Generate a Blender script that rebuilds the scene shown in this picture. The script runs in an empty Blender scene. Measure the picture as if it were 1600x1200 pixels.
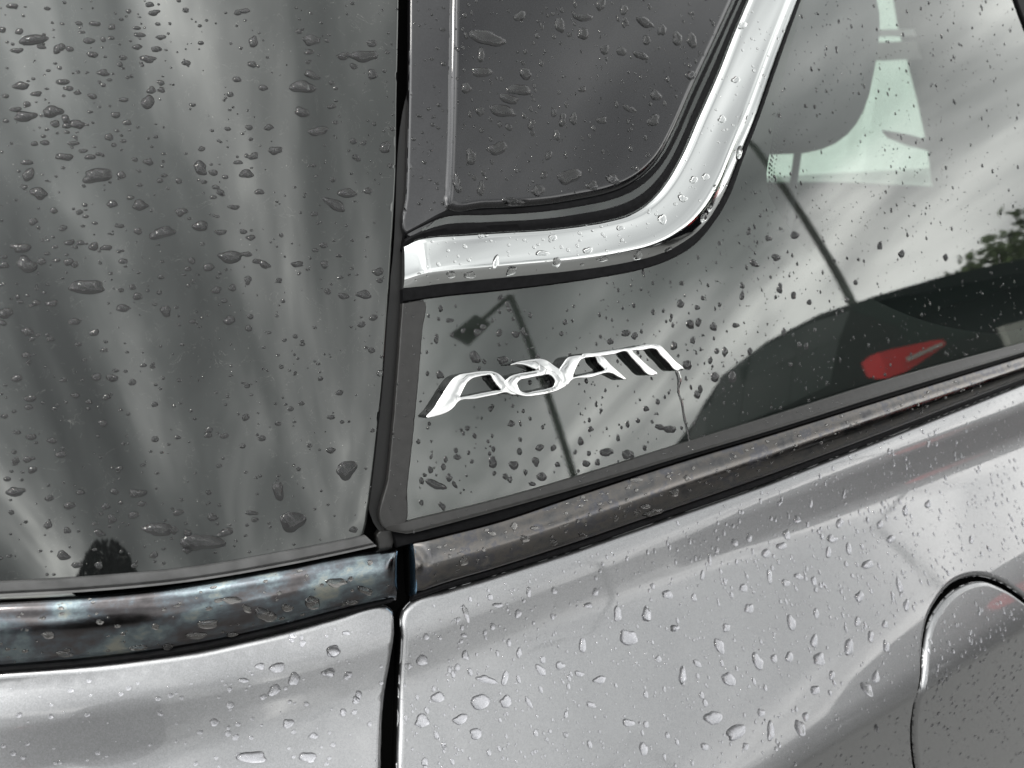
import bpy, bmesh, math, random
import numpy as np
from mathutils import Vector, Matrix
from mathutils.geometry import delaunay_2d_cdt
from mathutils.bvhtree import BVHTree

rnd = random.Random(7)
SC = bpy.context.scene
COL = SC.collection

# ------------------------------------------------------------------ camera
F_PX = 1230.0                                  # focal length of the photograph in its own pixels
c_r = np.array([0.8365, -0.547, 0.0188]); c_w = np.array([0.5196, 0.782, -0.342])
c_w /= np.linalg.norm(c_w); c_r -= c_w * c_r.dot(c_w); c_r /= np.linalg.norm(c_r)
c_u = np.cross(c_r, c_w)
BELT = 0.98                                    # height of the waistline above the ground
CAM = np.array([-0.1626, -0.36, BELT + 0.2407])
cam_d = bpy.data.cameras.new('camera'); cam = bpy.data.objects.new('camera', cam_d); COL.objects.link(cam)
cam.matrix_world = Matrix(((c_r[0], c_u[0], -c_w[0], CAM[0]), (c_r[1], c_u[1], -c_w[1], CAM[1]),
                           (c_r[2], c_u[2], -c_w[2], CAM[2]), (0, 0, 0, 1)))
cam_d.sensor_width = 36.0; cam_d.lens = 36.0 * F_PX / 1600.0
cam_d.clip_start = 0.02; cam_d.clip_end = 3000
cam_d.dof.use_dof = True; cam_d.dof.focus_distance = 0.47; cam_d.dof.aperture_fstop = 10.0
SC.camera = cam

# ------------------------------------------------------------------ sky, sun, exposure
SUN_EL, SUN_AZ = math.radians(58), math.radians(246)   # azimuth from +Y towards +X
W = bpy.data.worlds.new('World'); SC.world = W; W.use_nodes = True
nt = W.node_tree; nt.nodes.clear()
def nd(t, tree=None, **kw):
    n = (tree or nt).nodes.new(t)
    for k, v in kw.items(): setattr(n, k, v)
    return n
def ln(a, b, tree=None): (tree or nt).links.new(a, b)
out = nd('ShaderNodeOutputWorld'); bg = nd('ShaderNodeBackground'); bg.inputs['Strength'].default_value = 0.1
sky = nd('ShaderNodeTexSky', sky_type='NISHITA', sun_disc=False, sun_elevation=SUN_EL, sun_rotation=SUN_AZ)
tc = nd('ShaderNodeTexCoord'); sep = nd('ShaderNodeSeparateXYZ'); ln(tc.outputs['Generated'], sep.inputs[0])
zc = nd('ShaderNodeMath', operation='MAXIMUM'); ln(sep.outputs['Z'], zc.inputs[0]); zc.inputs[1].default_value = 0.0
za = nd('ShaderNodeMath', operation='ADD'); ln(zc.outputs[0], za.inputs[0]); za.inputs[1].default_value = 0.55
dx = nd('ShaderNodeMath', operation='DIVIDE'); ln(sep.outputs['X'], dx.inputs[0]); ln(za.outputs[0], dx.inputs[1])
dy = nd('ShaderNodeMath', operation='DIVIDE'); ln(sep.outputs['Y'], dy.inputs[0]); ln(za.outputs[0], dy.inputs[1])
cb = nd('ShaderNodeCombineXYZ'); ln(dx.outputs[0], cb.inputs[0]); ln(dy.outputs[0], cb.inputs[1]); cb.inputs[2].default_value = 18.7
mpw = nd('ShaderNodeMapping'); mpw.inputs['Rotation'].default_value = (0, 0, math.radians(-52)); mpw.inputs['Scale'].default_value = (2.6, 1.0, 1); ln(cb.outputs[0], mpw.inputs[0])
n1 = nd('ShaderNodeTexNoise'); n1.inputs['Scale'].default_value = 1.25; n1.inputs['Detail'].default_value = 5
n1.inputs['Roughness'].default_value = 0.47; n1.inputs['Distortion'].default_value = 0.35; ln(mpw.outputs[0], n1.inputs['Vector'])
rp = nd('ShaderNodeValToRGB'); ln(n1.outputs[0], rp.inputs[0])
el = rp.color_ramp.elements
el[0].position = 0.33; el[0].color = (.24, .245, .245, 1)
el[1].position = 0.70; el[1].color = (2.0, 1.98, 1.92, 1)
for p, c in ((0.46, (0.45, 0.46, 0.455, 1)), (0.56, (0.84, 0.84, 0.83, 1))):
    e = el.new(p); e.color = c
gain = nd('ShaderNodeVectorMath', operation='SCALE'); ln(rp.outputs[0], gain.inputs[0]); gain.inputs['Scale'].default_value = 30.0
mx = nd('ShaderNodeMix', data_type='RGBA'); mx.inputs[0].default_value = 0.95
ln(sky.outputs[0], mx.inputs[6]); ln(gain.outputs[0], mx.inputs[7])
# the cloud is brighter round the hidden sun
sv = Vector((math.sin(SUN_AZ) * math.cos(SUN_EL), math.cos(SUN_AZ) * math.cos(SUN_EL), math.sin(SUN_EL)))
dp = nd('ShaderNodeVectorMath', operation='DOT_PRODUCT'); ln(tc.outputs['Generated'], dp.inputs[0]); dp.inputs[1].default_value = sv
dm = nd('ShaderNodeMath', operation='MAXIMUM'); ln(dp.outputs['Value'], dm.inputs[0]); dm.inputs[1].default_value = 0
pw = nd('ShaderNodeMath', operation='POWER'); ln(dm.outputs[0], pw.inputs[0]); pw.inputs[1].default_value = 7
ma = nd('ShaderNodeMath', operation='MULTIPLY_ADD'); ln(pw.outputs[0], ma.inputs[0]); ma.inputs[1].default_value = 1.7; ma.inputs[2].default_value = 1.0
gl = nd('ShaderNodeVectorMath', operation='SCALE'); ln(mx.outputs[2], gl.inputs[0]); ln(ma.outputs[0], gl.inputs['Scale'])
ln(gl.outputs[0], bg.inputs['Color']); ln(bg.outputs[0], out.inputs[0])

sd = bpy.data.lights.new('sun', 'SUN'); sd.energy = 1.2; sd.angle = math.radians(10); sd.color = (1, .96, .9)
so = bpy.data.objects.new('sun', sd); COL.objects.link(so)
sv = Vector((math.sin(SUN_AZ) * math.cos(SUN_EL), math.cos(SUN_AZ) * math.cos(SUN_EL), math.sin(SUN_EL)))
so.rotation_euler = sv.to_track_quat('Z', 'Y').to_euler(); so.location = sv * 30
vs = SC.view_settings; vs.view_transform = 'Standard'; vs.look = 'None'; vs.exposure = 0.0; vs.gamma = 1.0
SC.cycles.caustics_refractive = True; SC.cycles.caustics_reflective = True
SC.cycles.max_bounces = 12; SC.cycles.transparent_max_bounces = 12

# ------------------------------------------------------------------ body surface of the car
# (s = distance along the waistline, forwards; z = height over the waistline; h = distance off the skin)
SS = np.linspace(-1.6, 2.5, 4101)
def phi_of(s):
    s = np.asarray(s, float)
    return np.radians(3 + 22 * (np.clip(-(s - 0.02) / 0.26, 0, None)) ** 1.15)
PH = phi_of(SS)
def cum(v):
    c = np.concatenate([[0], np.cumsum((v[1:] + v[:-1]) / 2 * np.diff(SS))]); return c - np.interp(0, SS, c)
PXT = cum(np.cos(PH)); PYT = cum(-np.sin(PH))
ZZ = np.linspace(-0.9, 0.9, 3601)
TILT = np.array([(-0.9, -12), (-0.226, -9), (-0.1965, -7), (-0.193, 6), (-0.1895, 19), (-0.174, 32), (-0.14, 38.5), (-0.09, 37.5),
                 (-0.078, 31), (-0.068, 21), (-0.052, 19), (-0.046, 24), (-0.042, 32), (-0.036, 38), (-0.033, 33), (-0.030, 17), (0, 16.8), (0.1, 19), (0.3, 24), (0.9, 40)])
TH = np.radians(np.interp(ZZ, TILT[:, 0], TILT[:, 1]))
OC = np.concatenate([[0], np.cumsum((-np.tan(TH)[1:] - np.tan(TH)[:-1]) / 2 * np.diff(ZZ))]); OC = OC - np.interp(0, ZZ, OC)
SHEAR = 0.04
def body(s, z, h=0.0):
    s = np.asarray(s, float); z = np.asarray(z, float); h = np.asarray(h, float)
    ph = phi_of(s); px = np.interp(s, SS, PXT); py = np.interp(s, SS, PYT)
    ze = z - SHEAR * np.clip(s, 0, None)
    o = np.interp(ze, ZZ, OC); th = np.interp(ze, ZZ, TH)
    k = np.clip(-(s - .02) / .12, 0, 1); k = .045 * k * k * (3 - 2 * k)      # the tailgate leans in a little more
    o = o - k * np.clip(ze, 0, None); th = th + k * (ze > 0)
    nx, ny = -np.sin(ph), -np.cos(ph)
    P = np.stack([px + nx * o, py + ny * o, BELT + z], -1)
    N = np.stack([nx * np.cos(th), ny * np.cos(th), np.sin(th)], -1)
    return P + N * h[..., None], N
def proj(P):
    d = P - CAM; k = d @ c_w
    return np.stack([800 + F_PX * (d @ c_r) / k, 600 - F_PX * (d @ c_u) / k], -1)
_gs, _gz = [a.ravel() for a in np.meshgrid(np.linspace(-0.5, 1.4, 191), np.linspace(-0.6, 0.6, 121), indexing='ij')]
_GP = proj(body(_gs, _gz)[0])
def to_skin(pix, h=0.0):
    """skin coordinates (s, z) of the points read off the photograph"""
    pix = np.atleast_2d(np.asarray(pix, float))
    i = np.array([np.argmin(((_GP - p) ** 2).sum(1)) for p in pix]); s = _gs[i].astype(float); z = _gz[i].astype(float); e = 1e-5
    for _ in range(22):
        p0 = proj(body(s, z, h)[0]); ps = (proj(body(s + e, z, h)[0]) - p0) / e; pz = (proj(body(s, z + e, h)[0]) - p0) / e
        d = pix - p0; det = ps[:, 0] * pz[:, 1] - ps[:, 1] * pz[:, 0]
        s += np.clip((d[:, 0] * pz[:, 1] - d[:, 1] * pz[:, 0]) / det, -.05, .05) * .85
        z += np.clip((ps[:, 0] * d[:, 1] - ps[:, 1] * d[:, 0]) / det, -.03, .03) * .85
    return np.stack([s, z], -1)

# ------------------------------------------------------------------ materials
def mat(name):
    m = bpy.data.materials.new(name); m.use_nodes = True
    return m, m.node_tree, m.node_tree.nodes['Principled BSDF']
def setp(b, **kw):
    for k, v in kw.items():
        b.inputs[k].default_value = v
def simple(name, col, rough=0.5, metal=0.0, ior=1.5, coat=0.0, grain=0.0, gscale=400, bump=0.0):
    m, t, b = mat(name)
    setp(b, **{'Base Color': (*col, 1), 'Roughness': rough, 'Metallic': metal, 'IOR': ior, 'Coat Weight': coat, 'Coat Roughness': 0.03})
    if grain or bump:
        tcn = nd('ShaderNodeTexCoord', t); n = nd('ShaderNodeTexNoise', t); n.inputs['Scale'].default_value = gscale; n.inputs['Detail'].default_value = 3
        ln(tcn.outputs['Object'], n.inputs['Vector'], t)
        if grain:
            r = nd('ShaderNodeMapRange', t); r.inputs[1].default_value = .3; r.inputs[2].default_value = .7
            r.inputs[3].default_value = 1 - grain; r.inputs[4].default_value = 1 + grain
            ln(n.outputs[0], r.inputs[0], t)
            v = nd('ShaderNodeVectorMath', t, operation='SCALE'); v.inputs[0].default_value = col
            ln(r.outputs[0], v.inputs['Scale'], t); ln(v.outputs[0], b.inputs['Base Color'], t)
        if bump:
            bp = nd('ShaderNodeBump', t); bp.inputs['Strength'].default_value = bump; bp.inputs['Distance'].default_value = 0.0004
            ln(n.outputs[0], bp.inputs['Height'], t); ln(bp.outputs[0], b.inputs['Normal'], t)
    return m

def make_black_glass():
    m, t, b = mat('black_glass')
    setp(b, **{'Base Color': (.006, .0065, .0065, 1), 'Roughness': .025, 'IOR': 1.72})
    b.inputs['Specular Tint'].default_value = (.97, 1, .975, 1)
    tcn = nd('ShaderNodeTexCoord', t)
    v = nd('ShaderNodeTexVoronoi', t); v.inputs['Scale'].default_value = 260; ln(tcn.outputs['Object'], v.inputs['Vector'], t)
    lt = nd('ShaderNodeMath', t, operation='LESS_THAN'); ln(v.outputs['Distance'], lt.inputs[0], t); lt.inputs[1].default_value = .055
    n = nd('ShaderNodeTexNoise', t); n.inputs['Scale'].default_value = 40; n.inputs['Detail'].default_value = 2; ln(tcn.outputs['Object'], n.inputs['Vector'], t)
    gt = nd('ShaderNodeMath', t, operation='GREATER_THAN'); ln(n.outputs[0], gt.inputs[0], t); gt.inputs[1].default_value = .55
    mu = nd('ShaderNodeMath', t, operation='MULTIPLY'); ln(lt.outputs[0], mu.inputs[0], t); ln(gt.outputs[0], mu.inputs[1], t)
    # fine hairs of dust
    w = nd('ShaderNodeTexNoise', t); w.inputs['Scale'].default_value = 70; w.inputs['Detail'].default_value = 4; w.inputs['Distortion'].default_value = 3
    ln(tcn.outputs['Object'], w.inputs['Vector'], t)
    sb = nd('ShaderNodeMath', t, operation='SUBTRACT'); ln(w.outputs[0], sb.inputs[0], t); sb.inputs[1].default_value = .62
    ab = nd('ShaderNodeMath', t, operation='ABSOLUTE'); ln(sb.outputs[0], ab.inputs[0], t)
    l2 = nd('ShaderNodeMath', t, operation='LESS_THAN'); ln(ab.outputs[0], l2.inputs[0], t); l2.inputs[1].default_value = .0022
    m2 = nd('ShaderNodeMath', t, operation='MULTIPLY'); ln(l2.outputs[0], m2.inputs[0], t); m2.inputs[1].default_value = .35
    ad = nd('ShaderNodeMath', t, operation='MAXIMUM'); ln(mu.outputs[0], ad.inputs[0], t); ln(m2.outputs[0], ad.inputs[1], t)
    mix = nd('ShaderNodeMix', t, data_type='RGBA'); ln(ad.outputs[0], mix.inputs[0], t)
    mix.inputs[6].default_value = (.006, .0065, .0065, 1); mix.inputs[7].default_value = (.16, .16, .15, 1)
    ln(mix.outputs[2], b.inputs['Base Color'], t)
    return m
def make_clear_glass(name, tint, ior=1.95):
    m = bpy.data.materials.new(name); m.use_nodes = True; t = m.node_tree; t.nodes.clear()
    o = nd('ShaderNodeOutputMaterial', t); mixs = nd('ShaderNodeMixShader', t); fr = nd('ShaderNodeFresnel', t); ge = nd('ShaderNodeNewGeometry', t); io = nd('ShaderNodeMapRange', t); io.inputs[3].default_value = ior; io.inputs[4].default_value = 1 / ior
    ln(ge.outputs['Backfacing'], io.inputs[0], t); ln(io.outputs[0], fr.inputs[0], t)
    tr = nd('ShaderNodeBsdfTransparent', t); tr.inputs[0].default_value = (*tint, 1)
    g = nd('ShaderNodeBsdfGlossy', t); g.inputs['Color'].default_value = (.97, 1, .975, 1); g.inputs['Roughness'].default_value = .02
    ln(fr.outputs[0], mixs.inputs[0], t); ln(tr.outputs[0], mixs.inputs[1], t); ln(g.outputs[0], mixs.inputs[2], t); ln(mixs.outputs[0], o.inputs[0], t)
    return m
def make_paint(name, col, rough, spread, metal=1.0):
    m, t, b = mat(name)
    setp(b, **{'Metallic': metal, 'Roughness': rough, 'Coat Weight': 1.0, 'Coat Roughness': .02, 'Coat IOR': 1.55})
    tcn = nd('ShaderNodeTexCoord', t)
    v = nd('ShaderNodeTexVoronoi', t); v.inputs['Scale'].default_value = 1900; ln(tcn.outputs['Object'], v.inputs['Vector'], t)
    r = nd('ShaderNodeMapRange', t); ln(v.outputs['Color'], r.inputs[0], t); r.inputs[3].default_value = 1 - spread; r.inputs[4].default_value = 1 + spread
    n = nd('ShaderNodeTexNoise', t); n.inputs['Scale'].default_value = 30; n.inputs['Detail'].default_value = 5; ln(tcn.outputs['Object'], n.inputs['Vector'], t)
    r2 = nd('ShaderNodeMapRange', t); ln(n.outputs[0], r2.inputs[0], t); r2.inputs[3].default_value = .94; r2.inputs[4].default_value = 1.06
    mm = nd('ShaderNodeMath', t, operation='MULTIPLY'); ln(r.outputs[0], mm.inputs[0], t); ln(r2.outputs[0], mm.inputs[1], t)
    sc = nd('ShaderNodeVectorMath', t, operation='SCALE'); sc.inputs[0].default_value = col; ln(mm.outputs[0], sc.inputs['Scale'], t)
    ln(sc.outputs[0], b.inputs['Base Color'], t)
    n3 = nd('ShaderNodeTexNoise', t); n3.inputs['Scale'].default_value = 14; n3.inputs['Detail'].default_value = 6; n3.inputs['Roughness'].default_value = .65; ln(tcn.outputs['Object'], n3.inputs['Vector'], t)
    r3 = nd('ShaderNodeMapRange', t); ln(n3.outputs[0], r3.inputs[0], t); r3.inputs[1].default_value = .4; r3.inputs[2].default_value = .65; r3.inputs[3].default_value = .015; r3.inputs[4].default_value = .09
    ln(r3.outputs[0], b.inputs['Coat Roughness'], t)
    return m
def make_aged(name, stops, scale, stretch, rough=.22, seed=0):
    m, t, b = mat(name)
    setp(b, **{'Metallic': 1.0, 'Roughness': rough, 'Coat Weight': .35, 'Coat Roughness': .06})
    tcn = nd('ShaderNodeTexCoord', t); mp = nd('ShaderNodeMapping', t); mp.inputs['Scale'].default_value = stretch; mp.inputs['Location'].default_value = (seed, 0, 0)
    ln(tcn.outputs['Object'], mp.inputs[0], t)
    n = nd('ShaderNodeTexNoise', t); n.inputs['Scale'].default_value = scale; n.inputs['Detail'].default_value = 9; n.inputs['Roughness'].default_value = .66
    ln(mp.outputs[0], n.inputs['Vector'], t)
    r = nd('ShaderNodeValToRGB', t); ln(n.outputs[0], r.inputs[0], t)
    e = r.color_ramp.elements
    e[0].position, e[0].color = stops[0][0], (*stops[0][1], 1); e[1].position, e[1].color = stops[-1][0], (*stops[-1][1], 1)
    for p, c in stops[1:-1]:
        k = e.new(p); k.color = (*c, 1)
    ln(r.outputs[0], b.inputs['Base Color'], t)
    rr = nd('ShaderNodeMapRange', t); ln(n.outputs[0], rr.inputs[0], t); rr.inputs[1].default_value = .3; rr.inputs[2].default_value = .7
    rr.inputs[3].default_value = rough * .7; rr.inputs[4].default_value = rough * 1.5; ln(rr.outputs[0], b.inputs['Roughness'], t)
    return m
M = {}
M['black_glass'] = make_black_glass()
M['clear_glass'] = make_clear_glass('clear_glass', (.64, .70, .67))
M['far_glass'] = make_clear_glass('green_glass', (.80, .87, .835), 1.5)
M['frit'] = simple('frit', (.005, .005, .005), .6)
M['silver'] = make_paint('silver_grey_paint', (.262, .264, .270), .40, .16)
M['roof'] = make_paint('dark_metallic_paint', (.009, .009, .0105), .30, .3, .85)
M['pillar'] = make_paint('pillar_paint', (.024, .024, .026), .42, .22, .8)
M['chrome'] = simple('chrome', (.55, .56, .555), .075, 1.0)
M['badge'] = simple('badge_chrome', (.60, .60, .595), .05, 1.0)
M['badge_side'] = simple('badge_side', (.004, .004, .0045), .12)
M['rubber'] = simple('rubber', (.005, .005, .0055), .5, ior=1.15, grain=.3, gscale=300)
M['plastic'] = simple('grey_plastic', (.018, .0175, .017), .36, ior=1.42, grain=.18, gscale=220, bump=.15)
M['jamb_gap_shade'] = simple('jamb_gap_shade_black', (.003, .003, .003), .9, ior=1.05)  # black jamb; also colours silver panel edges dark as the shade inside gaps
M['seal'] = simple('weathered_seal', (.05, .05, .05), .38, grain=.35, gscale=90)
M['trim_right'] = make_aged('tarnished_trim', [(.28, (.045, .045, .052)), (.42, (.10, .098, .098)), (.52, (.13, .12, .112)), (.60, (.085, .086, .097)), (.72, (.175, .163, .152))], 55, (1, 1, 1.4), .17, 0)
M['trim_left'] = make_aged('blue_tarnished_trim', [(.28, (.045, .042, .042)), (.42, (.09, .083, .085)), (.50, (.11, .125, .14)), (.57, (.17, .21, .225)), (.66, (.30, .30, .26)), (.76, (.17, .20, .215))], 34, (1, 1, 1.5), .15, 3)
M['blue_end'] = simple('blue_black_metal', (.22, .36, .50), .25, 1.0)
def water():
    m, t, b = mat('water'); setp(b, **{'Base Color': (1, 1, 1, 1), 'Roughness': 0.0, 'IOR': 1.333, 'Transmission Weight': 1.0}); return m
M['water'] = water()
M['wet_black'] = simple('wet_black', (.012, .0125, .013), .7)
M['wet_silver'] = make_paint('wet_silver', (.40, .40, .42), .30, .16); M['wet_silver'].node_tree.nodes['Principled BSDF'].inputs['Coat Weight'].default_value = 0
M['wet_metal'] = simple('wet_metal', (.16, .155, .15), .25, 1.0)
M['wet_chrome'] = simple('wet_chrome', (.52, .53, .525), .06, 1.0)
M['fabric'] = simple('grey_fabric', (.05, .05, .055), .9, grain=.2, gscale=500)
M['interior'] = simple('interior_dark', (.016, .016, .017), .9)
M['render_wall_in'] = simple('pale_trim', (.7, .72, .7), .6)
M['interior_light'] = simple('interior_pale', (.25, .25, .24), .7)

# ------------------------------------------------------------------ mesh helpers
ORG = np.array([0.9, 0.85, 0.0])               # base of the car
def link_mesh(name, V, Fc, mats, parent=None, org=None, smooth=True, sharp=None, normals=None, mi=None):
    V = np.asarray(V, float) - (ORG if org is None else np.asarray(org))
    me = bpy.data.meshes.new(name); me.from_pydata(V.tolist(), [], [list(map(int, f)) for f in Fc])
    for m in (mats if isinstance(mats, (list, tuple)) else [mats]): me.materials.append(m)
    if mi is not None: me.polygons.foreach_set('material_index', np.asarray(mi, np.int32))
    if smooth: me.polygons.foreach_set('use_smooth', np.ones(len(me.polygons), bool))
    me.update()
    if sharp: me.set_sharp_from_angle(angle=math.radians(sharp))
    if normals is not None: me.normals_split_custom_set_from_vertices([tuple(n) for n in normals])
    o = bpy.data.objects.new(name, me); COL.objects.link(o)
    if parent: o.parent = parent
    return o
def resample(P, n=None, step=None):
    P = np.asarray(P, float); d = np.concatenate([[0], np.cumsum(np.linalg.norm(np.diff(P, axis=0), axis=1))])
    if n is None: n = max(2, int(round(d[-1] / step)) + 1)
    # smooth (Catmull-Rom style) interpolation on chord length
    t = np.linspace(0, d[-1], n); out_ = np.empty((n, P.shape[1]))
    m = np.gradient(P, d, axis=0) if len(P) > 2 else np.repeat(((P[1] - P[0]) / d[-1])[None], 2, 0)
    k = np.clip(np.searchsorted(d, t, 'right') - 1, 0, len(P) - 2); hh = (d[k + 1] - d[k])[:, None]; x = ((t - d[k]) / hh[:, 0])[:, None]
    return (2 * x**3 - 3 * x**2 + 1) * P[k] + (x**3 - 2 * x**2 + x) * hh * m[k] + (-2 * x**3 + 3 * x**2) * P[k + 1] + (x**3 - x**2) * hh * m[k + 1]
def poly_dist(Q, loops):
    best = np.full(len(Q), 1e9); near = np.zeros_like(Q)
    for L in loops:
        A = L; B = np.roll(L, -1, 0)
        for a, b in zip(A, B):
            ab = b - a; t = np.clip(((Q - a) @ ab) / max(ab @ ab, 1e-18), 0, 1); p = a + t[:, None] * ab
            d = np.linalg.norm(Q - p, axis=1); k = d < best; best[k] = d[k]; near[k] = p[k]
    return best, near
def inside(Q, L):
    x, y = Q[:, 0], Q[:, 1]; r = np.zeros(len(Q), bool); j = len(L) - 1
    for i in range(len(L)):
        xi, yi = L[i]; xj, yj = L[j]
        c = ((yi > y) != (yj > y)) & (x < (xj - xi) * (y - yi) / (yj - yi + 1e-30) + xi); r ^= c; j = i
    return r
def area(L): return 0.5 * np.sum(L[:, 0] * np.roll(L[:, 1], -1) - np.roll(L[:, 0], -1) * L[:, 1])
def panel(name, outline, m, parent, h=0.0, r=0.0, depth=0.004, step=0.01, holes=(), edge=0.003, crown=0.0, fine=None, sharp_edge=False, side=None, rows=(), grow=0.0):
    """a plate lying on the skin: outline in (s, z), rounded edge of radius r, sides going down by depth"""
    L0 = np.array(outline, float)
    if area(L0) < 0: L0 = L0[::-1]
    loops = [resample(np.vstack([L0, L0[:1]]), step=edge)[:-1] if not sharp_edge else L0]
    for H in holes:
        H = np.asarray(H, float)
        if area(H) > 0: H = H[::-1]
        loops.append(resample(np.vstack([H, H[:1]]), step=edge)[:-1] if not sharp_edge else H)
    if grow:
        for q_ in range(len(loops)):
            l = loops[q_]; tan = np.roll(l, -1, 0) - np.roll(l, 1, 0); tan /= np.linalg.norm(tan, axis=1)[:, None] + 1e-12
            loops[q_] = l - np.stack([-tan[:, 1], tan[:, 0]], -1) * grow
    pts = [l for l in loops]; edges = []; base = 0
    for l in loops:
        n = len(l); edges += [(base + i, base + (i + 1) % n) for i in range(n)]; base += n
    nrim = base
    extra = []
    if r > 0:
        for l in loops:
            tan = np.roll(l, -1, 0) - np.roll(l, 1, 0); tan /= np.linalg.norm(tan, axis=1)[:, None] + 1e-12
            nin = np.stack([-tan[:, 1], tan[:, 0]], -1)
            for f in (.12, .3, .55, 1.0): extra.append(l + nin * r * f)
    lo = L0.min(0); hi = L0.max(0)
    gx = np.arange(lo[0] + step / 2, hi[0], step); gy = np.arange(lo[1] + step / 2, hi[1], step if fine is None else fine)
    G = np.stack([a.ravel() for a in np.meshgrid(gx, gy)], -1); kmin = np.full(len(G), True)
    for q_ in rows:
        G = np.vstack([G, np.stack([gx, q_ + SHEAR * np.clip(gx, 0, None)], -1)])
    if len(G):
        d, _ = poly_dist(G, loops); G = G[d > max(r * 1.3, min(step, edge) * .45)]
    extra.append(G); E = np.vstack(extra) if extra else np.zeros((0, 2))
    if len(E):
        k = inside(E, loops[0])
        for l in loops[1:]: k &= ~inside(E, l)
        E = E[k]
        if len(E):
            d, _ = poly_dist(E, loops); E = E[d > (r * .09 if r > 0 else 1e-5)]
    ALL = np.vstack(pts + [E])
    vo, eo, fo, ov, oe, of = delaunay_2d_cdt([Vector(p) for p in ALL], edges, [], 0, 1e-7)
    V2 = np.array([(v.x, v.y) for v in vo]); T = [list(f) for f in fo]
    cen = np.array([V2[f].mean(0) for f in T]); k = inside(cen, loops[0])
    for l in loops[1:]: k &= ~inside(cen, l)
    T = [f for f, q in zip(T, k) if q]
    T = [f if area(V2[f]) > 0 else f[::-1] for f in T]
    d, near = poly_dist(V2, loops)
    hh = np.full(len(V2), float(h)); a = np.zeros(len(V2))
    if r > 0:
        q = np.clip(d, 0, r); x = (r - q) / r; hh += r * (np.sqrt(np.clip(1 - x * x, 0, 1)) - 1); a = np.arcsin(np.clip(x, 0, .97))
    if crown > 0:
        hh += crown * (1 - np.exp(-d / .0025))
    P, N = body(V2[:, 0], V2[:, 1], hh)
    e = 1e-4
    Ps = (body(V2[:, 0] + e, V2[:, 1])[0] - P + N * hh[:, None]) / e; Pz = (body(V2[:, 0], V2[:, 1] + e)[0] - P + N * hh[:, None]) / e
    di = (V2 - near).astype(float); di /= np.linalg.norm(di, axis=1)[:, None] + 1e-9
    ein = Ps * di[:, :1] + Pz * di[:, 1:]; ein -= N * (ein * N).sum(1)[:, None]; ein /= np.linalg.norm(ein, axis=1)[:, None] + 1e-12
    if crown > 0: a = a + (d > 0) * np.arctan(crown / .0025 * np.exp(-d / .0025)) * (a < .01)
    NN = N * np.cos(a)[:, None] - ein * np.sin(a)[:, None]
    nv = len(P); Vs = [P]; Ns = [NN]; Fs = list(T); nT = len(T)
    key = {}
    for i, s_ in enumerate(ov):
        for q in s_:
            key[q] = i
    b0 = 0; off = nv
    for l in loops:                                   # side walls
        idx = [key[b0 + i] for i in range(len(l))]; n = len(idx)
        top = P[idx]; bot, nb = body(V2[idx, 0], V2[idx, 1], hh[idx] - depth); sn = -ein[idx]
        lt = np.roll(l, -1, 0) - np.roll(l, 1, 0); ot = np.stack([lt[:, 1], -lt[:, 0]], -1)
        sn = Ps[idx] * ot[:, :1] + Pz[idx] * ot[:, 1:]; sn /= np.linalg.norm(sn, axis=1)[:, None] + 1e-12
        Vs += [top, bot]; Ns += [sn, sn]
        for i in range(n):
            j = (i + 1) % n
            Fs.append([off + i, off + n + i, off + n + j, off + j])
        off += 2 * n; b0 += len(l)
    return link_mesh(name, np.vstack(Vs), Fs, [m, side] if side else m, parent, normals=np.vstack(Ns), mi=[0] * nT + [1 if side else 0] * (len(Fs) - nT))
def strip(name, top, bot, prof, m, parent, n=120, endl=None, endr=None, caps=True, sharp=38, base=None):
    """a moulding between two lines on the skin (s, z); prof = [(t, h)] from the top line to the bottom line"""
    A = resample(top, n); B = resample(bot, n); prof = np.asarray(prof, float); k = len(prof)
    u = np.concatenate([[0], np.cumsum(np.linalg.norm(np.diff((A + B) / 2, axis=0), axis=1))])
    V = []
    for i in range(n):
        q = A[i] + (B[i] - A[i]) * prof[:, :1]; g = np.ones(k); hp = prof[:, 1].copy()
        if endl: hp = hp * endl(u[i])
        if endr: hp = hp * endr(u[-1] - u[i])
        V.append(body(q[:, 0], q[:, 1], hp)[0])
    V = np.vstack(V); Fs = []
    for i in range(n - 1):
        for j in range(k - 1):
            a = i * k + j; Fs.append([a, a + 1, a + k + 1, a + k])
    if caps:
        Fs.append(list(range(k))[::-1]); Fs.append([(n - 1) * k + j for j in range(k)])
    return link_mesh(name, V, Fs, m, parent, sharp=sharp)
def px(pts, sc=1.0, ox=0.0, oy=0.0, h=0.0):
    p = np.asarray(pts, float)[:, :2] * sc + np.array([ox, oy]); return to_skin(p, h)
def ext(L): return np.vstack([[(-.42, L[0, 1] + .003)], L])       # carry a line on round the tailgate
def tag(o, label=None, cat=None, group=None, kind=None):
    if label: o['label'] = label
    if cat: o['category'] = cat
    if group: o['group'] = group
    if kind: o['kind'] = kind
    return o
def empty(name, loc, rz=0.0):
    o = bpy.data.objects.new(name, None); o.empty_display_size = .2; COL.objects.link(o); o.location = loc; o.rotation_euler.z = rz; return o

# ------------------------------------------------------------------ the car in the picture
car = tag(empty('parked_car', tuple(ORG)), 'wet silver grey hatchback with black tailgate glass and chrome window trim', 'car')

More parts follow.
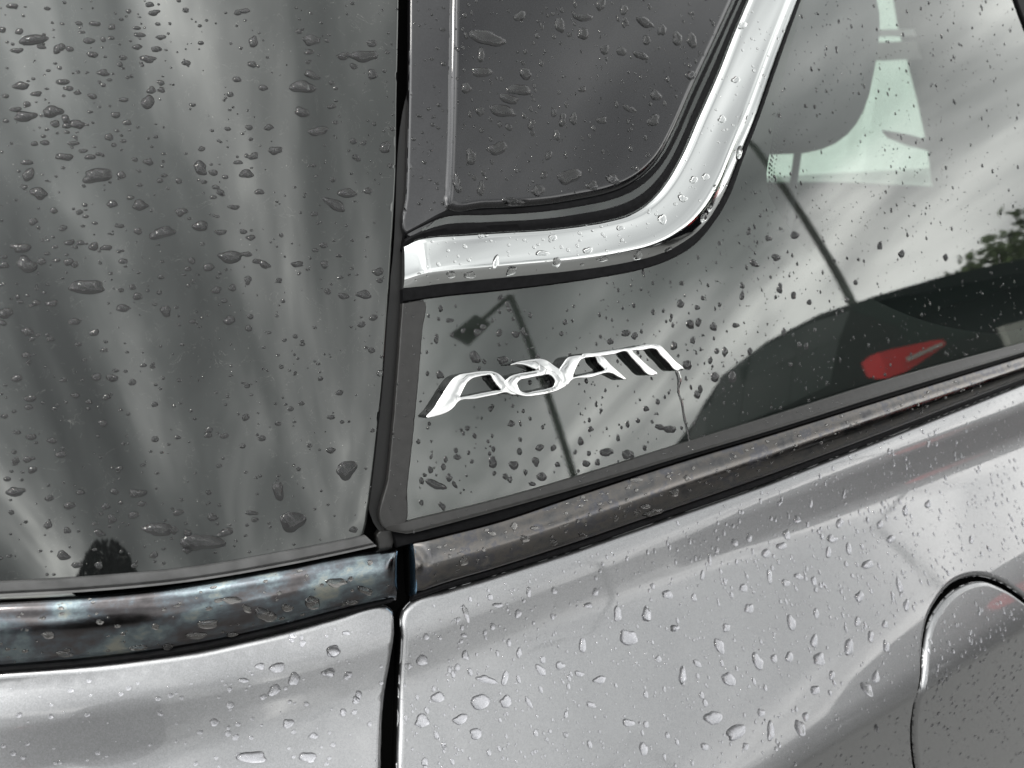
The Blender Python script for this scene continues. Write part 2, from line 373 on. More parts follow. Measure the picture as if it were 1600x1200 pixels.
gapL = px([(628, -130), (625, 0), (622, 150), (620, 280), (611, 430), (600, 600), (585, 740), (577, 800), (569, 838)])
botg = px([(560, 851), (437, 876), (300, 899), (150, 914), (0, 922)])
tail = np.vstack([[(-.42, .40)], gapL, botg, [(-.42, botg[-1, 1] + .004)]])
dense = lambda L: np.vstack([resample(np.vstack([L[i], L[i + 1]]), step=.02)[:-1] for i in range(len(L) - 1)] + [L[-1:]])
PART = {}
ROWS = list(np.arange(-.0955, -.0285, .0017)) + list(np.arange(-.2005, -.1685, .0016))
PART['tailgate_glass'] = panel('tailgate_glass', dense(np.vstack([tail, tail[:1]]))[:-1], M['black_glass'], car, 0, .0022, .004, .009, edge=.006)

# weather strip under the tailgate glass
strip('glass_seal', ext(px([(-260, 916), (0, 908), (150, 899), (300, 885), (437, 862), (570, 836)])), ext(px([(-260, 944), (0, 931), (150, 923), (300, 908), (437, 885), (588, 853)])),
      [(0, -.003), (0, .0008), (.08, .0016), (.5, .0022), (.62, .0022), (.66, .0006), (.78, .0004), (.82, .0018), (.95, .0022), (1, .001), (1, -.003)], M['seal'], car, 120)
seal_line = 0
# tarnished waist moulding on the tailgate
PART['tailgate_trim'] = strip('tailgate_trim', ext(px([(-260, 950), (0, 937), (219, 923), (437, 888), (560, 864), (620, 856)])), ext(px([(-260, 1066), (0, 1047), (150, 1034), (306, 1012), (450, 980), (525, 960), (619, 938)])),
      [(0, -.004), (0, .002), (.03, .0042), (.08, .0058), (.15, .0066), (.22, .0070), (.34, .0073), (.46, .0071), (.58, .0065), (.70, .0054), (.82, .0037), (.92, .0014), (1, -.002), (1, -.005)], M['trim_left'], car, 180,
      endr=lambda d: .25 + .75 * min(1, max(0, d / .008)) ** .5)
strip('trim_gasket', ext(px([(-260, 1060), (0, 1042), (150, 1029), (306, 1007), (450, 975), (525, 955), (617, 933)])), ext(px([(-260, 1071), (0, 1052), (150, 1040), (306, 1018), (450, 986), (525, 966), (608, 944)])),
      [(0, -.005), (0, 0), (.4, .0014), (.7, .0010), (.88, -.0008), (1.05, -.0034), (1.05, -.006)], M['rubber'], car, 150)
# tailgate sheet metal below
tgs = np.vstack([px([(0, 1051), (150, 1039), (306, 1017), (450, 985), (525, 965), (600, 946)]), px([(614, 949), (618, 975), (612, 1035), (602, 1095), (598, 1150), (597, 1200), (596, 1290)])])
tgo = np.vstack([[(-.42, tgs[0, 1] - .002)], tgs, [(tgs[-1, 0], -.45), (-.42, -.45)]])
PART['tailgate_panel'] = panel('tailgate_panel', dense(np.vstack([tgo, tgo[:1]]))[:-1], M['silver'], car, 0, .0034, .014, .010, edge=.005, fine=.006, side=M['jamb_gap_shade'], rows=ROWS)  # side walls coloured black for the gap's shade; the metal is silver

# dark jamb behind the shut line
jl = np.array([(-.10, .42), (-.10, -.5), (.10, -.5), (.10, .42)])
panel('door_jamb', jl, M['jamb_gap_shade'], car, -.013, 0, .004, .03, edge=.02)

# pillar sheet above the chrome, with the roof side panel standing proud of it
pl = px([(643, -130), (641, 0), (640, 120), (638, 230), (635, 310), (630, 352), (634, 366)])
pr = px([(692, 336), (720, 300), (724, 150), (726, 0), (728, -130)])
PART['pillar_panel'] = panel('pillar_panel', dense(np.vstack([pl, pr, pl[:1]]))[:-1], M['pillar'], car, 0, .0015, .003, .008, edge=.004)
rp_ = px([(706, -130), (703, 0), (701, 120), (698, 230), (695, 300), (694, 322), (702, 328), (760, 328), (822, 325), (870, 320), (910, 313), (945, 306), (975, 296), (1003, 280), (1024, 261), (1041, 238), (1054, 213), (1085, 143), (1120, 68), (1150, 2), (1178, -60), (1210, -130)], h=.003)
PART['roof_panel'] = panel('roof_panel', rp_, M['roof'], car, .003, .0065, .010, .008, edge=.004)

# chrome moulding that sweeps round the roof panel
cu = px([(630, 386), (648, 376), (674, 371), (720, 368), (779, 364), (850, 360), (910, 353), (945, 347), (975, 339), (1000, 327), (1020, 311), (1041, 285), (1063, 247), (1089, 188), (1120, 118), (1146, 52), (1168, 0), (1190, -55), (1225, -130)])
cl = px([(629, 456), (660, 452), (691, 448), (740, 443), (822, 435), (890, 428), (954, 419), (990, 412), (1019, 405), (1045, 395), (1068, 382), (1090, 366), (1108, 346), (1129, 312), (1155, 249), (1181, 184), (1207, 109), (1247, 0), (1267, -55), (1300, -130)])
PART['chrome_trim'] = strip('chrome_trim', cu, cl, [(0, -.003), (0, .002), (.025, .0032), (.06, .0039), (.12, .0043), (.22, .0048), (.35, .0053), (.5, .0058), (.62, .0061), (.69, .0061), (.735, .0057), (.775, .0051), (.86, .0037), (.93, .0024), (.98, .0008), (1, -.0025)], M['chrome'], car, 190,
      endl=lambda d: .5 + .5 * min(1, d / .012), sharp=35)
# black channel between roof panel and chrome, black lip under the chrome
ru = px([(634, 364), (660, 350), (692, 334), (760, 330), (822, 327), (870, 322), (910, 315), (945, 308), (975, 298), (1003, 282), (1024, 263), (1041, 240), (1054, 215), (1085, 145), (1120, 70), (1150, 4), (1178, -58), (1215, -130)])
strip('trim_channel', ru, cu, [(0, -.006), (-.3, -.001), (.05, .0006), (.16, .0002), (.24, -.0022), (.42, -.0024), (.5, .0006), (.66, .0012), (.8, .0004), (1.15, -.001), (1.15, -.006)], M['rubber'], car, 170)
lu = px([(628, 452), (691, 444), (822, 431), (954, 415), (1019, 401), (1068, 376), (1105, 343), (1129, 306), (1155, 244), (1181, 180), (1207, 105), (1245, -4), (1265, -60), (1297, -130)])
ll = px([(628, 473), (691, 464), (779, 455), (870, 444), (954, 431), (1003, 421), (1041, 408), (1085, 382), (1113, 350), (1136, 312), (1159, 250), (1184, 186), (1210, 111), (1250, 0), (1270, -55), (1303, -130)])
strip('trim_lip', lu, ll, [(0, -.003), (0, .0018), (.5, .002), (.9, .0018), (1, .0008), (1, -.003)], M['rubber'], car, 170)

# quarter window, black print behind it, grey edging
ql = px([(630, 440), (640, 600), (622, 790), (614, 822)])
qo = np.vstack([px([(664, -130), (662, 60), (656, 300), (640, 440)]), ql[1:], [(.4, .001), (1.25, .032), (1.25, .45)]])
PART['quarter_glass'] = panel('quarter_glass', dense(np.vstack([qo, qo[:1]]))[:-1], M['clear_glass'], car, -.0002, 0, .004, .012, edge=.008)
fb = px([(615, 430), (600, 835), (900, 760), (1290, 640), (1640, 532), (1660, 510), (1560, 520), (1400, 480), (1300, 420), (1225, 330), (1208, 296), (1206, 262), (1210, 240), (1224, 150), (1262, 0), (1296, -130), (1190, -130), (900, 0), (660, 100)])
panel('black_print', fb, M['frit'], car, -.005, 0, .001, .02, edge=.008)
# row of printed dots along its edge
dots = []; dF = []
edge_pts = resample(px([(1208, 296), (1206, 262), (1210, 240), (1217, 200), (1224, 150)]), step=.0032)
for ring in range(3):
    for p in edge_pts:
        q = p + np.array([.0024 + .0027 * ring, (ring % 2) * .0016]); rr = .0011 - .00025 * ring; b0 = len(dots)
        for k in range(8): dots.append(body(q[0] + rr * math.cos(k * math.pi / 4), q[1] + rr * math.sin(k * math.pi / 4), -.0048)[0])
        dF.append([b0 + k for k in range(8)])
link_mesh('print_dot_row', np.array(dots), dF, M['frit'], car)
ga = px([(628, 474), (622, 560), (615, 650), (606, 745), (597, 822), (604, 829)]); gb = px([(629, 822), (636, 760), (648, 650), (656, 560), (663, 471)])
PART['glass_edging'] = panel('glass_edging', dense(np.vstack([ga, gb, ga[:1]]))[:-1], M['plastic'], car, .0012, .0009, .003, .006, edge=.003)

# ledge, rubber and waist moulding under the quarter window
PART['window_ledge'] = strip('window_ledge', px([(601, 823), (631, 815), (760, 784), (900, 744), (1050, 697), (1200, 651), (1359, 601), (1600, 535), (1760, 492)]),
      px([(601, 826), (620, 830), (634, 832), (646, 829), (700, 815), (760, 799), (900, 760), (1050, 715), (1200, 671), (1359, 621), (1600, 548), (1760, 500)]),
      [(0, -.003), (0, .0008), (.05, .0013), (.72, .0036), (.79, .0042), (.83, .0052), (.88, .0059), (.93, .0060), (.97, .0054), (1, .0040), (1, -.003)], M['plastic'], car, 150, sharp=25)
strip('ledge_rubber', px([(615, 832), (640, 829), (760, 797), (900, 758), (1050, 713), (1200, 669), (1359, 619), (1600, 546), (1760, 498)]),
      px([(620, 856), (650, 848), (760, 820), (900, 776), (1050, 727), (1200, 682), (1359, 634), (1600, 558), (1760, 510)]),
      [(0, -.004), (0, -.001), (.3, .0006), (.6, .0014), (.9, .0012), (1, 0), (1, -.004)], M['rubber'], car, 150)
tt = px([(644, 847), (700, 833), (760, 818), (900, 772), (1050, 723), (1200, 678), (1359, 629), (1600, 554), (1780, 498)])
tb = px([(647, 932), (700, 914), (760, 897), (900, 853), (1050, 801), (1200, 748), (1280, 718), (1394, 674), (1440, 656), (1600, 594), (1780, 528)])
PART['waist_trim'] = strip('waist_trim', tt, tb, [(0, -.004), (0, .0020), (.025, .0033), (.08, .0042), (.16, .0053), (.26, .0064), (.36, .0071), (.44, .0073), (.54, .0070), (.66, .0062), (.78, .0048), (.88, .0030), (.95, .001), (1, -.002), (1, -.005)], M['trim_right'], car, 160,
      endl=lambda d: .55 + .45 * min(1, d / .004) ** .5)
strip('trim_gasket', px([(647, 926), (700, 908), (760, 891), (900, 848), (1050, 796), (1200, 743), (1280, 713), (1394, 669), (1440, 651), (1600, 590), (1780, 524)]), px([(643, 941), (700, 921), (760, 903), (900, 859), (1050, 807), (1200, 755), (1280, 724), (1394, 680), (1440, 662), (1600, 600), (1780, 533)]),
      [(0, -.005), (0, 0), (.4, .0014), (.7, .0010), (.88, -.0008), (1.05, -.0034), (1.05, -.006)], M['rubber'], car, 150)
# folded end of the moulding: blue-black return going into the gap
e0 = np.linspace(0, 1, 24); ev = []; ef = []
et, eb = tt[0], tb[0]
for i, t in enumerate(e0):
    q = et + (eb - et) * t; hb = .0068 * (1 - (2 * abs(t - .5)) ** 6) * .55
    for dd, ds in ((0, .0006), (.0022, -.0009), (.006, -.0012), (.019, -.0012)):
        ev.append(body(q[0] + ds, q[1], hb - dd)[0])
for i in range(23):
    for j in range(3):
        a = i * 4 + j; ef.append([a, a + 1, a + 5, a + 4])
trim_end = link_mesh('trim_end', np.array(ev), ef, [M['blue_end'], M['jamb_gap_shade']], car, mi=[1 if j == 2 else 0 for i in range(23) for j in range(3)])
panel('trim_clip', px([(592, 833), (602, 828), (626, 836), (617, 848), (612, 862), (606, 866), (593, 860)], h=-.003), M['plastic'], car, -.004, .001, .005, .003, edge=.0015)

# quarter panel with the filler flap cut out of it
fo_ = [(1441, 1030), (1444, 999), (1450, 970), (1465, 940), (1487, 914), (1512, 902), (1537, 900), (1562, 907), (1581, 917), (1600, 931), (1650, 985), (1690, 1070), (1705, 1160), (1700, 1260), (1660, 1340), (1590, 1380), (1510, 1360), (1460, 1290), (1436, 1230), (1428, 1190), (1425, 1150), (1427, 1118), (1435, 1085), (1440, 1055)]
fi_ = [(1446, 1031), (1449, 1000), (1455, 973), (1470, 946), (1495, 921), (1519, 910), (1541, 908), (1562, 916), (1579, 925), (1597, 938), (1644, 989), (1682, 1072), (1697, 1160), (1692, 1257), (1654, 1333), (1590, 1372), (1514, 1353), (1465, 1286), (1441, 1228), (1433, 1190), (1430, 1150), (1432, 1118), (1439, 1086), (1445, 1056)]
fh = px(fo_); fd = px(fi_)
qs = px([(630, 1300), (621, 1200), (623, 1130), (626, 1060), (630, 1000), (629, 955)]); qt = px([(640, 942), (700, 921), (760, 903), (900, 859), (1050, 807), (1200, 755), (1280, 724), (1394, 680), (1440, 662), (1600, 600), (1780, 533)])
qp = np.vstack([[(qs[0, 0], -.55)], qs, qt, [(1.2, qt[-1, 1] + .012), (1.2, -.55)]])
PART['quarter_panel'] = panel('quarter_panel', dense(np.vstack([qp, qp[:1]]))[:-1], M['silver'], car, 0, .0034, .014, .010, holes=[fh], edge=.0032, fine=.006, side=M['jamb_gap_shade'], rows=ROWS)  # cut edges of the silver sheet blackened to paint in gap shade
PART['filler_flap'] = panel('filler_flap', fd, M['silver'], car, .0004, .0036, .012, .007, edge=.004, fine=.0045, side=M['jamb_gap_shade'], rows=ROWS)  # flap's silver side wall painted black, shade put into the colour
fc = fh.mean(0); panel('filler_recess', fc + (fh - fc) * 1.04, M['jamb_gap_shade'], car, -.012, 0, .002, .02, edge=.01)

# dark divider at the front edge of the quarter window
panel('window_divider', px([(1560, -70), (1582, -10), (1597, 32), (1625, 100), (1700, 280), (1760, 420), (1900, 420), (1850, 100), (1800, -70)]), M['rubber'], car, .002, .001, .006, .02, edge=.01)

# ---- badge: four chrome letters, traced, 5 mm deep
Z1 = dict(sc=.1375, ox=650, oy=530); BH = .0062
A1o = [(128, 888), (200, 795), (300, 640), (395, 492), (440, 442), (490, 413), (620, 386), (760, 370), (870, 372), (940, 400), (1000, 455), (1060, 530), (1150, 622), (1085, 622), (1040, 603), (900, 628), (680, 672), (472, 714), (440, 757), (380, 810), (300, 850), (200, 878)]
A1h = [(490, 670), (540, 560), (582, 490), (640, 442), (700, 424), (780, 408), (850, 405), (880, 455), (935, 530), (975, 577), (890, 592), (690, 632)]
do_ = [(1080, 292), (1180, 258), (1300, 240), (1430, 230), (1500, 255), (1560, 300), (1640, 350), (1690, 372), (1760, 420), (1750, 470), (1717, 512), (1627, 570), (1527, 605), (1400, 630), (1230, 642), (1150, 622), (1060, 570), (1010, 500), (1060, 440), (1160, 398), (1290, 376), (1385, 352), (1300, 312), (1220, 285), (1140, 280)]
dh_ = [(1145, 505), (1175, 465), (1260, 441), (1420, 410), (1520, 400), (1560, 430), (1588, 480), (1570, 535), (1500, 565), (1350, 595), (1230, 612), (1180, 585)]
o2 = 1527
A2o = [(o2 + a, b) for a, b in [(112, 345), (150, 285), (200, 218), (270, 196), (380, 186), (540, 178), (600, 208), (680, 290), (850, 455), (780, 425), (700, 382), (460, 428), (232, 470), (195, 512), (150, 505), (140, 430)]]
A2h = [(o2 + a, b) for a, b in [(250, 440), (290, 330), (350, 228), (400, 208), (520, 200), (548, 262), (625, 352), (560, 376), (400, 408)]]
Mo = [(o2 + a, b) for a, b in [(375, 188), (540, 157), (720, 130), (900, 105), (1180, 65), (1250, 78), (1300, 125), (1400, 235), (1512, 345), (1438, 352), (1330, 245), (1240, 155), (1208, 112), (1170, 101), (1050, 118), (930, 134), (1000, 205), (1100, 300), (1212, 396), (1130, 402), (1010, 290), (915, 190), (878, 143), (720, 165), (570, 186), (400, 204)]]
for nm, oo, hs in (('A', A1o, [A1h]), ('d', do_, [dh_]), ('A', A2o, [A2h]), ('M', Mo, [])):
    BH += .00017
    o = panel('badge_letter', px(oo, h=BH, **Z1), M['badge'], car, BH, .0004, BH + .0004, .004, holes=[px(q, h=BH, **Z1) for q in hs], edge=.0008, side=M['badge_side'], grow=.00035, crown=.0003)
    o['label'] = {'A': 'chrome letter A of the badge', 'd': 'chrome letter D of the badge', 'M': 'chrome letter M of the badge'}[nm]
    PART.setdefault('letters', []).append(o)

# ---- what shows through the quarter window: head restraint and the far side of the cabin
def ray_to_y(p, y):
    d = c_w + c_r * (p[0] - 800) / F_PX - c_u * (p[1] - 600) / F_PX; t = (y - CAM[1]) / d[1]; return CAM + d * t
def slab(name, pts, y, thick, m, parent, hole=None):
    P = np.array([ray_to_y(p, y) for p in pts]); n = len(P); V = np.vstack([P, P + np.array([0, thick, 0])])
    Fs = [list(range(n))[::-1], [n + i for i in range(n)]] + [[i, (i + 1) % n, n + (i + 1) % n, n + i] for i in range(n)]
    return link_mesh(name, V, Fs, m, parent, smooth=False)

# head restraint: a padded block of its own thickness, on its post
def cushion(name, cen, ax, ay, az_, m, parent, e=.62):
    V = []; Fs = []; n, k = 28, 16
    f = lambda a, q: math.copysign(abs(a) ** q, a)
    for i in range(k + 1):
        v = -math.pi / 2 + math.pi * i / k
        for j in range(n):
            w_ = 2 * math.pi * j / n
            V.append(cen + ax * f(math.cos(v), e) * f(math.cos(w_), e) + ay * f(math.cos(v), e) * f(math.sin(w_), e) + az_ * f(math.sin(v), e))
    for i in range(k):
        for j in range(n): Fs.append([i * n + j, i * n + (j + 1) % n, (i + 1) * n + (j + 1) % n, (i + 1) * n + j])
    return link_mesh(name, np.array(V), Fs, m, parent)
def tube(name, P, rad, m, parent, org=None, n=12):
    P = [np.asarray(p, float) for p in P]; V = []; Fs = []
    rads = rad if isinstance(rad, (list, tuple)) else [rad] * len(P)
    for i, p in enumerate(P):
        t = P[min(i + 1, len(P) - 1)] - P[max(i - 1, 0)]; t = t / np.linalg.norm(t)
        a = np.cross(t, [0.31, 0.95, 0.02]); a /= np.linalg.norm(a); b = np.cross(t, a)
        for j in range(n): V.append(p + rads[i] * (a * math.cos(2 * math.pi * j / n) + b * math.sin(2 * math.pi * j / n)))
    for i in range(len(P) - 1):
        for j in range(n): Fs.append([i * n + j, i * n + (j + 1) % n, (i + 1) * n + (j + 1) % n, (i + 1) * n + j])
    Fs += [list(range(n))[::-1], [(len(P) - 1) * n + j for j in range(n)]]
    return link_mesh(name, np.array(V), Fs, m, parent, org=org, sharp=50)
HY = .48
hc = ray_to_y((1232, 92), HY); hx = ray_to_y((1352, 92), HY) - hc; hz = ray_to_y((1232, 242), HY) - hc
hx_ = np.array([np.linalg.norm(hx), 0, 0]); hz_ = np.array([0, 0, np.linalg.norm(hz) * .97])
hr = cushion('head_restraint', hc, hx_, np.array([0, .05, 0]), hz_, M['fabric'], car, .68)
p0 = ray_to_y((1247, 235), HY); p1 = p0 + np.array([0, 0, -.2])
tube('head_restraint_post', [p0, p1], .006, M['fabric'], hr)
# far side of the cabin with its window
fw_out = [(1000, -250), (1000, 900), (1680, 900), (1680, -250)]
win = [(1170, 40), (1170, 286), (1330, 286), (1476, 293), (1468, 230), (1454, 160), (1438, 95), (1424, 40), (1408, -60), (1400, -130), (1240, -130)]
FY = 1.36
def framed(name, outer, hole, y, thick, m, parent):
    Po = np.array([ray_to_y(p, y) for p in outer])[:, [0, 2]]; Ph = np.array([ray_to_y(p, y) for p in hole])[:, [0, 2]]
    n, k = len(Po), len(Ph)
    vo, _, fo, *_r = delaunay_2d_cdt([Vector(p) for p in np.vstack([Po, Ph])], [(i, (i + 1) % n) for i in range(n)] + [(n + i, n + (i + 1) % k) for i in range(k)], [], 0, 1e-7)
    V2 = np.array([(v.x, v.y) for v in vo]); T = [list(f) for f in fo if inside(V2[list(f)].mean(0)[None], Po)[0] and not inside(V2[list(f)].mean(0)[None], Ph)[0]]
    nv = len(V2); V = np.vstack([np.stack([V2[:, 0], np.full(nv, y), V2[:, 1]], -1), np.stack([V2[:, 0], np.full(nv, y + thick), V2[:, 1]], -1)])
    Fs = T + [[nv + a for a in f[::-1]] for f in T] + [[n + i, n + (i + 1) % k, nv + n + (i + 1) % k, nv + n + i] for i in range(k)]
    return link_mesh(name, V, Fs, m, parent, smooth=False)
fside = framed('far_door', fw_out, win, FY, .05, M['interior'], car)
slab('far_window', win, FY + .02, .004, M['far_glass'], fside)
slab('door_grip', [(1385, 204), (1420, 210), (1462, 222), (1466, 238), (1425, 228), (1395, 216)], FY - .03, .02, M['interior'], fside)
slab('window_bar', [(1338, 47), (1428, 45), (1431, 56), (1338, 58)], FY - .04, .02, M['render_wall_in'], fside)
slab('window_shade', [(1368, 66), (1431, 64), (1440, 92), (1372, 95)], FY - .04, .02, M['interior_light'], fside)
V = []
for x in (-.35, 4.43):
    for y in (.30, 1.42):
        for z in (1.64, 1.67): V.append((x, y, z))
link_mesh('cabin_roof', np.array(V), [[0, 1, 3, 2], [4, 6, 7, 5], [0, 4, 5, 1], [2, 3, 7, 6], [0, 2, 6, 4], [1, 5, 7, 3]], M['interior'], car, smooth=False)

def box(name, x0, x1, y0, y1, z0, z1, m, parent):
    v_ = np.array([(x, y, z) for x in (x0, x1) for y in (y0, y1) for z in (z0, z1)])
    return link_mesh(name, v_, [[0, 1, 3, 2], [4, 6, 7, 5], [0, 4, 5, 1], [2, 3, 7, 6], [0, 2, 6, 4], [1, 5, 7, 3]], m, parent, smooth=False)
box('front_light_blocker', 4.4, 4.43, .12, 1.45, .5, 1.63, M['interior'], car)  # unseen end wall, added to keep sky light out of the cabin
box('rear_light_blocker', -.02, 0, .25, 1.45, .5, 1.63, M['interior'], car)  # unseen, added at the rear to block light and darken the interior
box('cabin_floor', -.02, 4.43, .12, 1.45, .47, .5, M['interior'], car)

# ------------------------------------------------------------------ surroundings, seen in the reflections
def asphalt():
    m, t, b = mat('asphalt'); tcn = nd('ShaderNodeTexCoord', t)
    n = nd('ShaderNodeTexNoise', t); n.inputs['Scale'].default_value = .35; n.inputs['Detail'].default_value = 8; ln(tcn.outputs['Object'], n.inputs['Vector'], t)
    r = nd('ShaderNodeValToRGB', t); ln(n.outputs[0], r.inputs[0], t); r.color_ramp.elements[0].color = (.07, .07, .07, 1); r.color_ramp.elements[1].color = (.15, .15, .145, 1)
    ln(r.outputs[0], b.inputs['Base Color'], t)
    rr = nd('ShaderNodeMapRange', t); ln(n.outputs[0], rr.inputs[0], t); rr.inputs[1].default_value = .35; rr.inputs[2].default_value = .65; rr.inputs[3].default_value = .25; rr.inputs[4].default_value = .6
    ln(rr.outputs[0], b.inputs['Roughness'], t); return m
G = 600
tag(link_mesh('ground', np.array([(-G, -G, 0), (G, -G, 0), (G, G, 0), (-G, G, 0)]), [[0, 1, 2, 3]], asphalt(), org=(0, 0, 0), smooth=False), kind='structure')
M['bark'] = simple('bark', (.07, .055, .04), .9, grain=.3, gscale=20)
M['leaf'] = simple('leaf', (.075, .115, .035), .6, grain=.45, gscale=3)
M['dark_leaf'] = simple('dark_leaf', (.012, .018, .016), .6, grain=.4, gscale=4)
M['black_paint'] = simple('black_paint', (.005, .005, .006), .4, ior=1.04)
M['grey_paint'] = simple('grey_paint', (.11, .11, .12), .25, .5, coat=1.0)
M['dark_window'] = simple('dark_window', (.003, .010, .008), .1, ior=1.04)
M['side_glass'] = simple('side_glass', (.006, .013, .011), .06, ior=1.22)
M['red_lens'] = simple('red_lens', (.80, .015, .022), .2)
M['plate'] = simple('plate_face', (.55, .55, .50), .4)
M['tyre'] = simple('tyre', (.015, .015, .015), .8)
M['rim'] = simple('rim', (.45, .45, .46), .3, 1.0)
M['post'] = simple('post_green', (.035, .045, .03), .5)
M['render_wall'] = simple('pale_render', (.78, .80, .76), .8, grain=.04, gscale=3)

def make_tree(loc, h, rad, label, leafm, n=1500, low=.3, group=None, name='tree'):
    t = tag(empty(name, loc), label, 'tree' if name == 'tree' else 'shrub', group)
    lp = np.array(loc, float); P = [lp + np.array([0, 0, h * f]) + np.array([rnd.uniform(-1, 1), rnd.uniform(-1, 1), 0]) * .03 * h * f for f in (0, .2, .45, .7, .9)]
    tr = tube('trunk', P, [h * .028, h * .022, h * .016, h * .01, h * .004], M['bark'], t, org=loc)
    V = []; Fs = []
    cl = [np.array([rnd.uniform(-.62, .62) * rad, rnd.uniform(-.62, .62) * rad, h * (low + (1 - low) * rnd.uniform(.1, .85))]) for _ in range(26)]
    for i in range(n):
        c = cl[i % len(cl)]; k = rad * .42 * (1.15 - .5 * c[2] / h); d = np.array([rnd.gauss(0, .5), rnd.gauss(0, .5), rnd.gauss(0, .42)]) * k
        q = lp + c + d; s_ = h * rnd.uniform(.010, .02)
        a = np.array([rnd.gauss(0, 1) for _ in range(3)]); a /= np.linalg.norm(a); b = np.cross(a, [rnd.gauss(0, 1) for _ in range(3)]); b /= np.linalg.norm(b); b0 = len(V)
        V += [q - a * s_ * 1.6, q + b * s_, q + a * s_ * 1.6, q - b * s_]; Fs.append([b0, b0 + 1, b0 + 2, b0 + 3])
    link_mesh('crown', np.array(V), Fs, leafm, t, org=loc, smooth=False); return t
make_tree((17.0, -9.6, 0), 4.9, 1.5, 'leafy green tree just behind the black estate car', M['leaf'])
make_tree((18.6, -9.6, 0), 5.5, 1.8, 'tallest leafy green tree at the far end of the parking row', M['leaf'])
make_tree((20.5, -9.0, 0), 5.2, 1.7, 'smaller leafy tree to the right of the tallest tree', M['leaf'])
# round dark clipped shrub reflected low in the tailgate glass
def shrub(loc, h, rad):
    t = tag(empty('clipped_shrub', loc), 'dark clipped dome-shaped evergreen shrub on the asphalt', 'shrub')
    lp = np.array(loc); V = []; Fs = []
    for i in range(3600):
        u = rnd.random(); th = rnd.uniform(0, 2 * math.pi); z = h * u; rr = rad * math.sqrt(max(0, 1 - (u * .98) ** 2.6)) * rnd.uniform(.86, 1.0)
        q = lp + np.array([rr * math.cos(th), rr * math.sin(th), z]); s_ = rnd.uniform(.03, .06)
        a = np.array([rnd.gauss(0, 1) for _ in range(3)]); a /= np.linalg.norm(a); b = np.cross(a, [rnd.gauss(0, 1) for _ in range(3)]); b /= np.linalg.norm(b); b0 = len(V)
        V += [q - a * s_ * 1.5, q + b * s_, q + a * s_ * 1.5, q - b * s_]; Fs.append([b0, b0 + 1, b0 + 2, b0 + 3])
    link_mesh('foliage', np.array(V), Fs, M['dark_leaf'], t, org=loc, smooth=False)
    n, k = 24, 12; V = []; Fs = []
    for i in range(k + 1):
        u = i / k; rr = rad * .86 * math.sqrt(max(0, 1 - (u * .995) ** 2.6))
        for j in range(n): V.append(lp + np.array([rr * math.cos(2 * math.pi * j / n), rr * math.sin(2 * math.pi * j / n), h * .95 * u]))
    for i in range(k):
        for j in range(n): Fs.append([i * n + j, i * n + (j + 1) % n, (i + 1) * n + (j + 1) % n, (i + 1) * n + j])
    link_mesh('stem_mass', np.array(V), Fs, M['dark_leaf'], t, org=loc)
SHRUB = (-.14 - 9 * math.sin(math.radians(28)), .03 - 9 * math.cos(math.radians(28)), 0)
shrub(SHRUB, 2.72, 1.0)

# lamp posts
def lamp_post(loc, h, rad, label, arm=None):
    t = tag(empty('lamp_post', loc), label, 'lamp post', 'lamp posts in the car park'); lp = np.array(loc)
    if arm is None:
        P = [lp + np.array([0, 0, z]) for z in np.linspace(0, h, 8)] + [lp + np.array([-.25, .1, h + .35]), lp + np.array([-.8, .3, h + .5])]
        tube('pole', P, [rad * 1.2] + [rad * (1 - .04 * i) for i in range(1, 10)], M['post'], t, org=loc)
        a = P[-1]; tube('lamp_head', [a, a + np.array([-.1, .04, .0]), a + np.array([-.5, .2, -.02]), a + np.array([-.6, .24, -.04])], [.04, .1, .12, .03], M['post'], t, org=loc)
    else:
        tube('pole', [lp + np.array([0, 0, z]) for z in np.linspace(0, h, 8)], rad, M['post'], t, org=loc)
        top = lp + np.array([0, 0, h]); e = top + np.array(arm) * .55; f = top + np.array(arm)
        tube('arm', [top, e], .05, M['post'], t, org=loc)
        d = np.array(arm) / np.linalg.norm(arm); sd_ = np.cross(d, [0, 0, 1]); sd_ /= np.linalg.norm(sd_); up = np.cross(sd_, d)
        V = []
        for k, g in ((e, .17), (f, .20)):
            for a_ in (-1, 1):
                for b_ in (-1, 1): V.append(k + up * g * a_ + sd_ * .06 * b_)
        link_mesh('lamp_head', np.array(V), [[0, 1, 3, 2], [4, 6, 7, 5], [0, 4, 5, 1], [2, 3, 7, 6], [0, 2, 6, 4], [1, 5, 7, 3]], M['post'], t, org=loc, smooth=False)
    return t
lamp_post((.37 + 12 * math.sin(math.radians(50.5)), .05 - 12 * math.cos(math.radians(50.5)), 0), 6.9, .075, 'tall green lamp post with a curved arm behind the estate car')
lamp_post((.115 + 12 * math.sin(math.radians(28.5)), .02 - 12 * math.cos(math.radians(28.5)), 0), 5.55, .06, 'shorter lamp post with a floodlight on a sloping arm', arm=(-1.05, -.25, -.75))

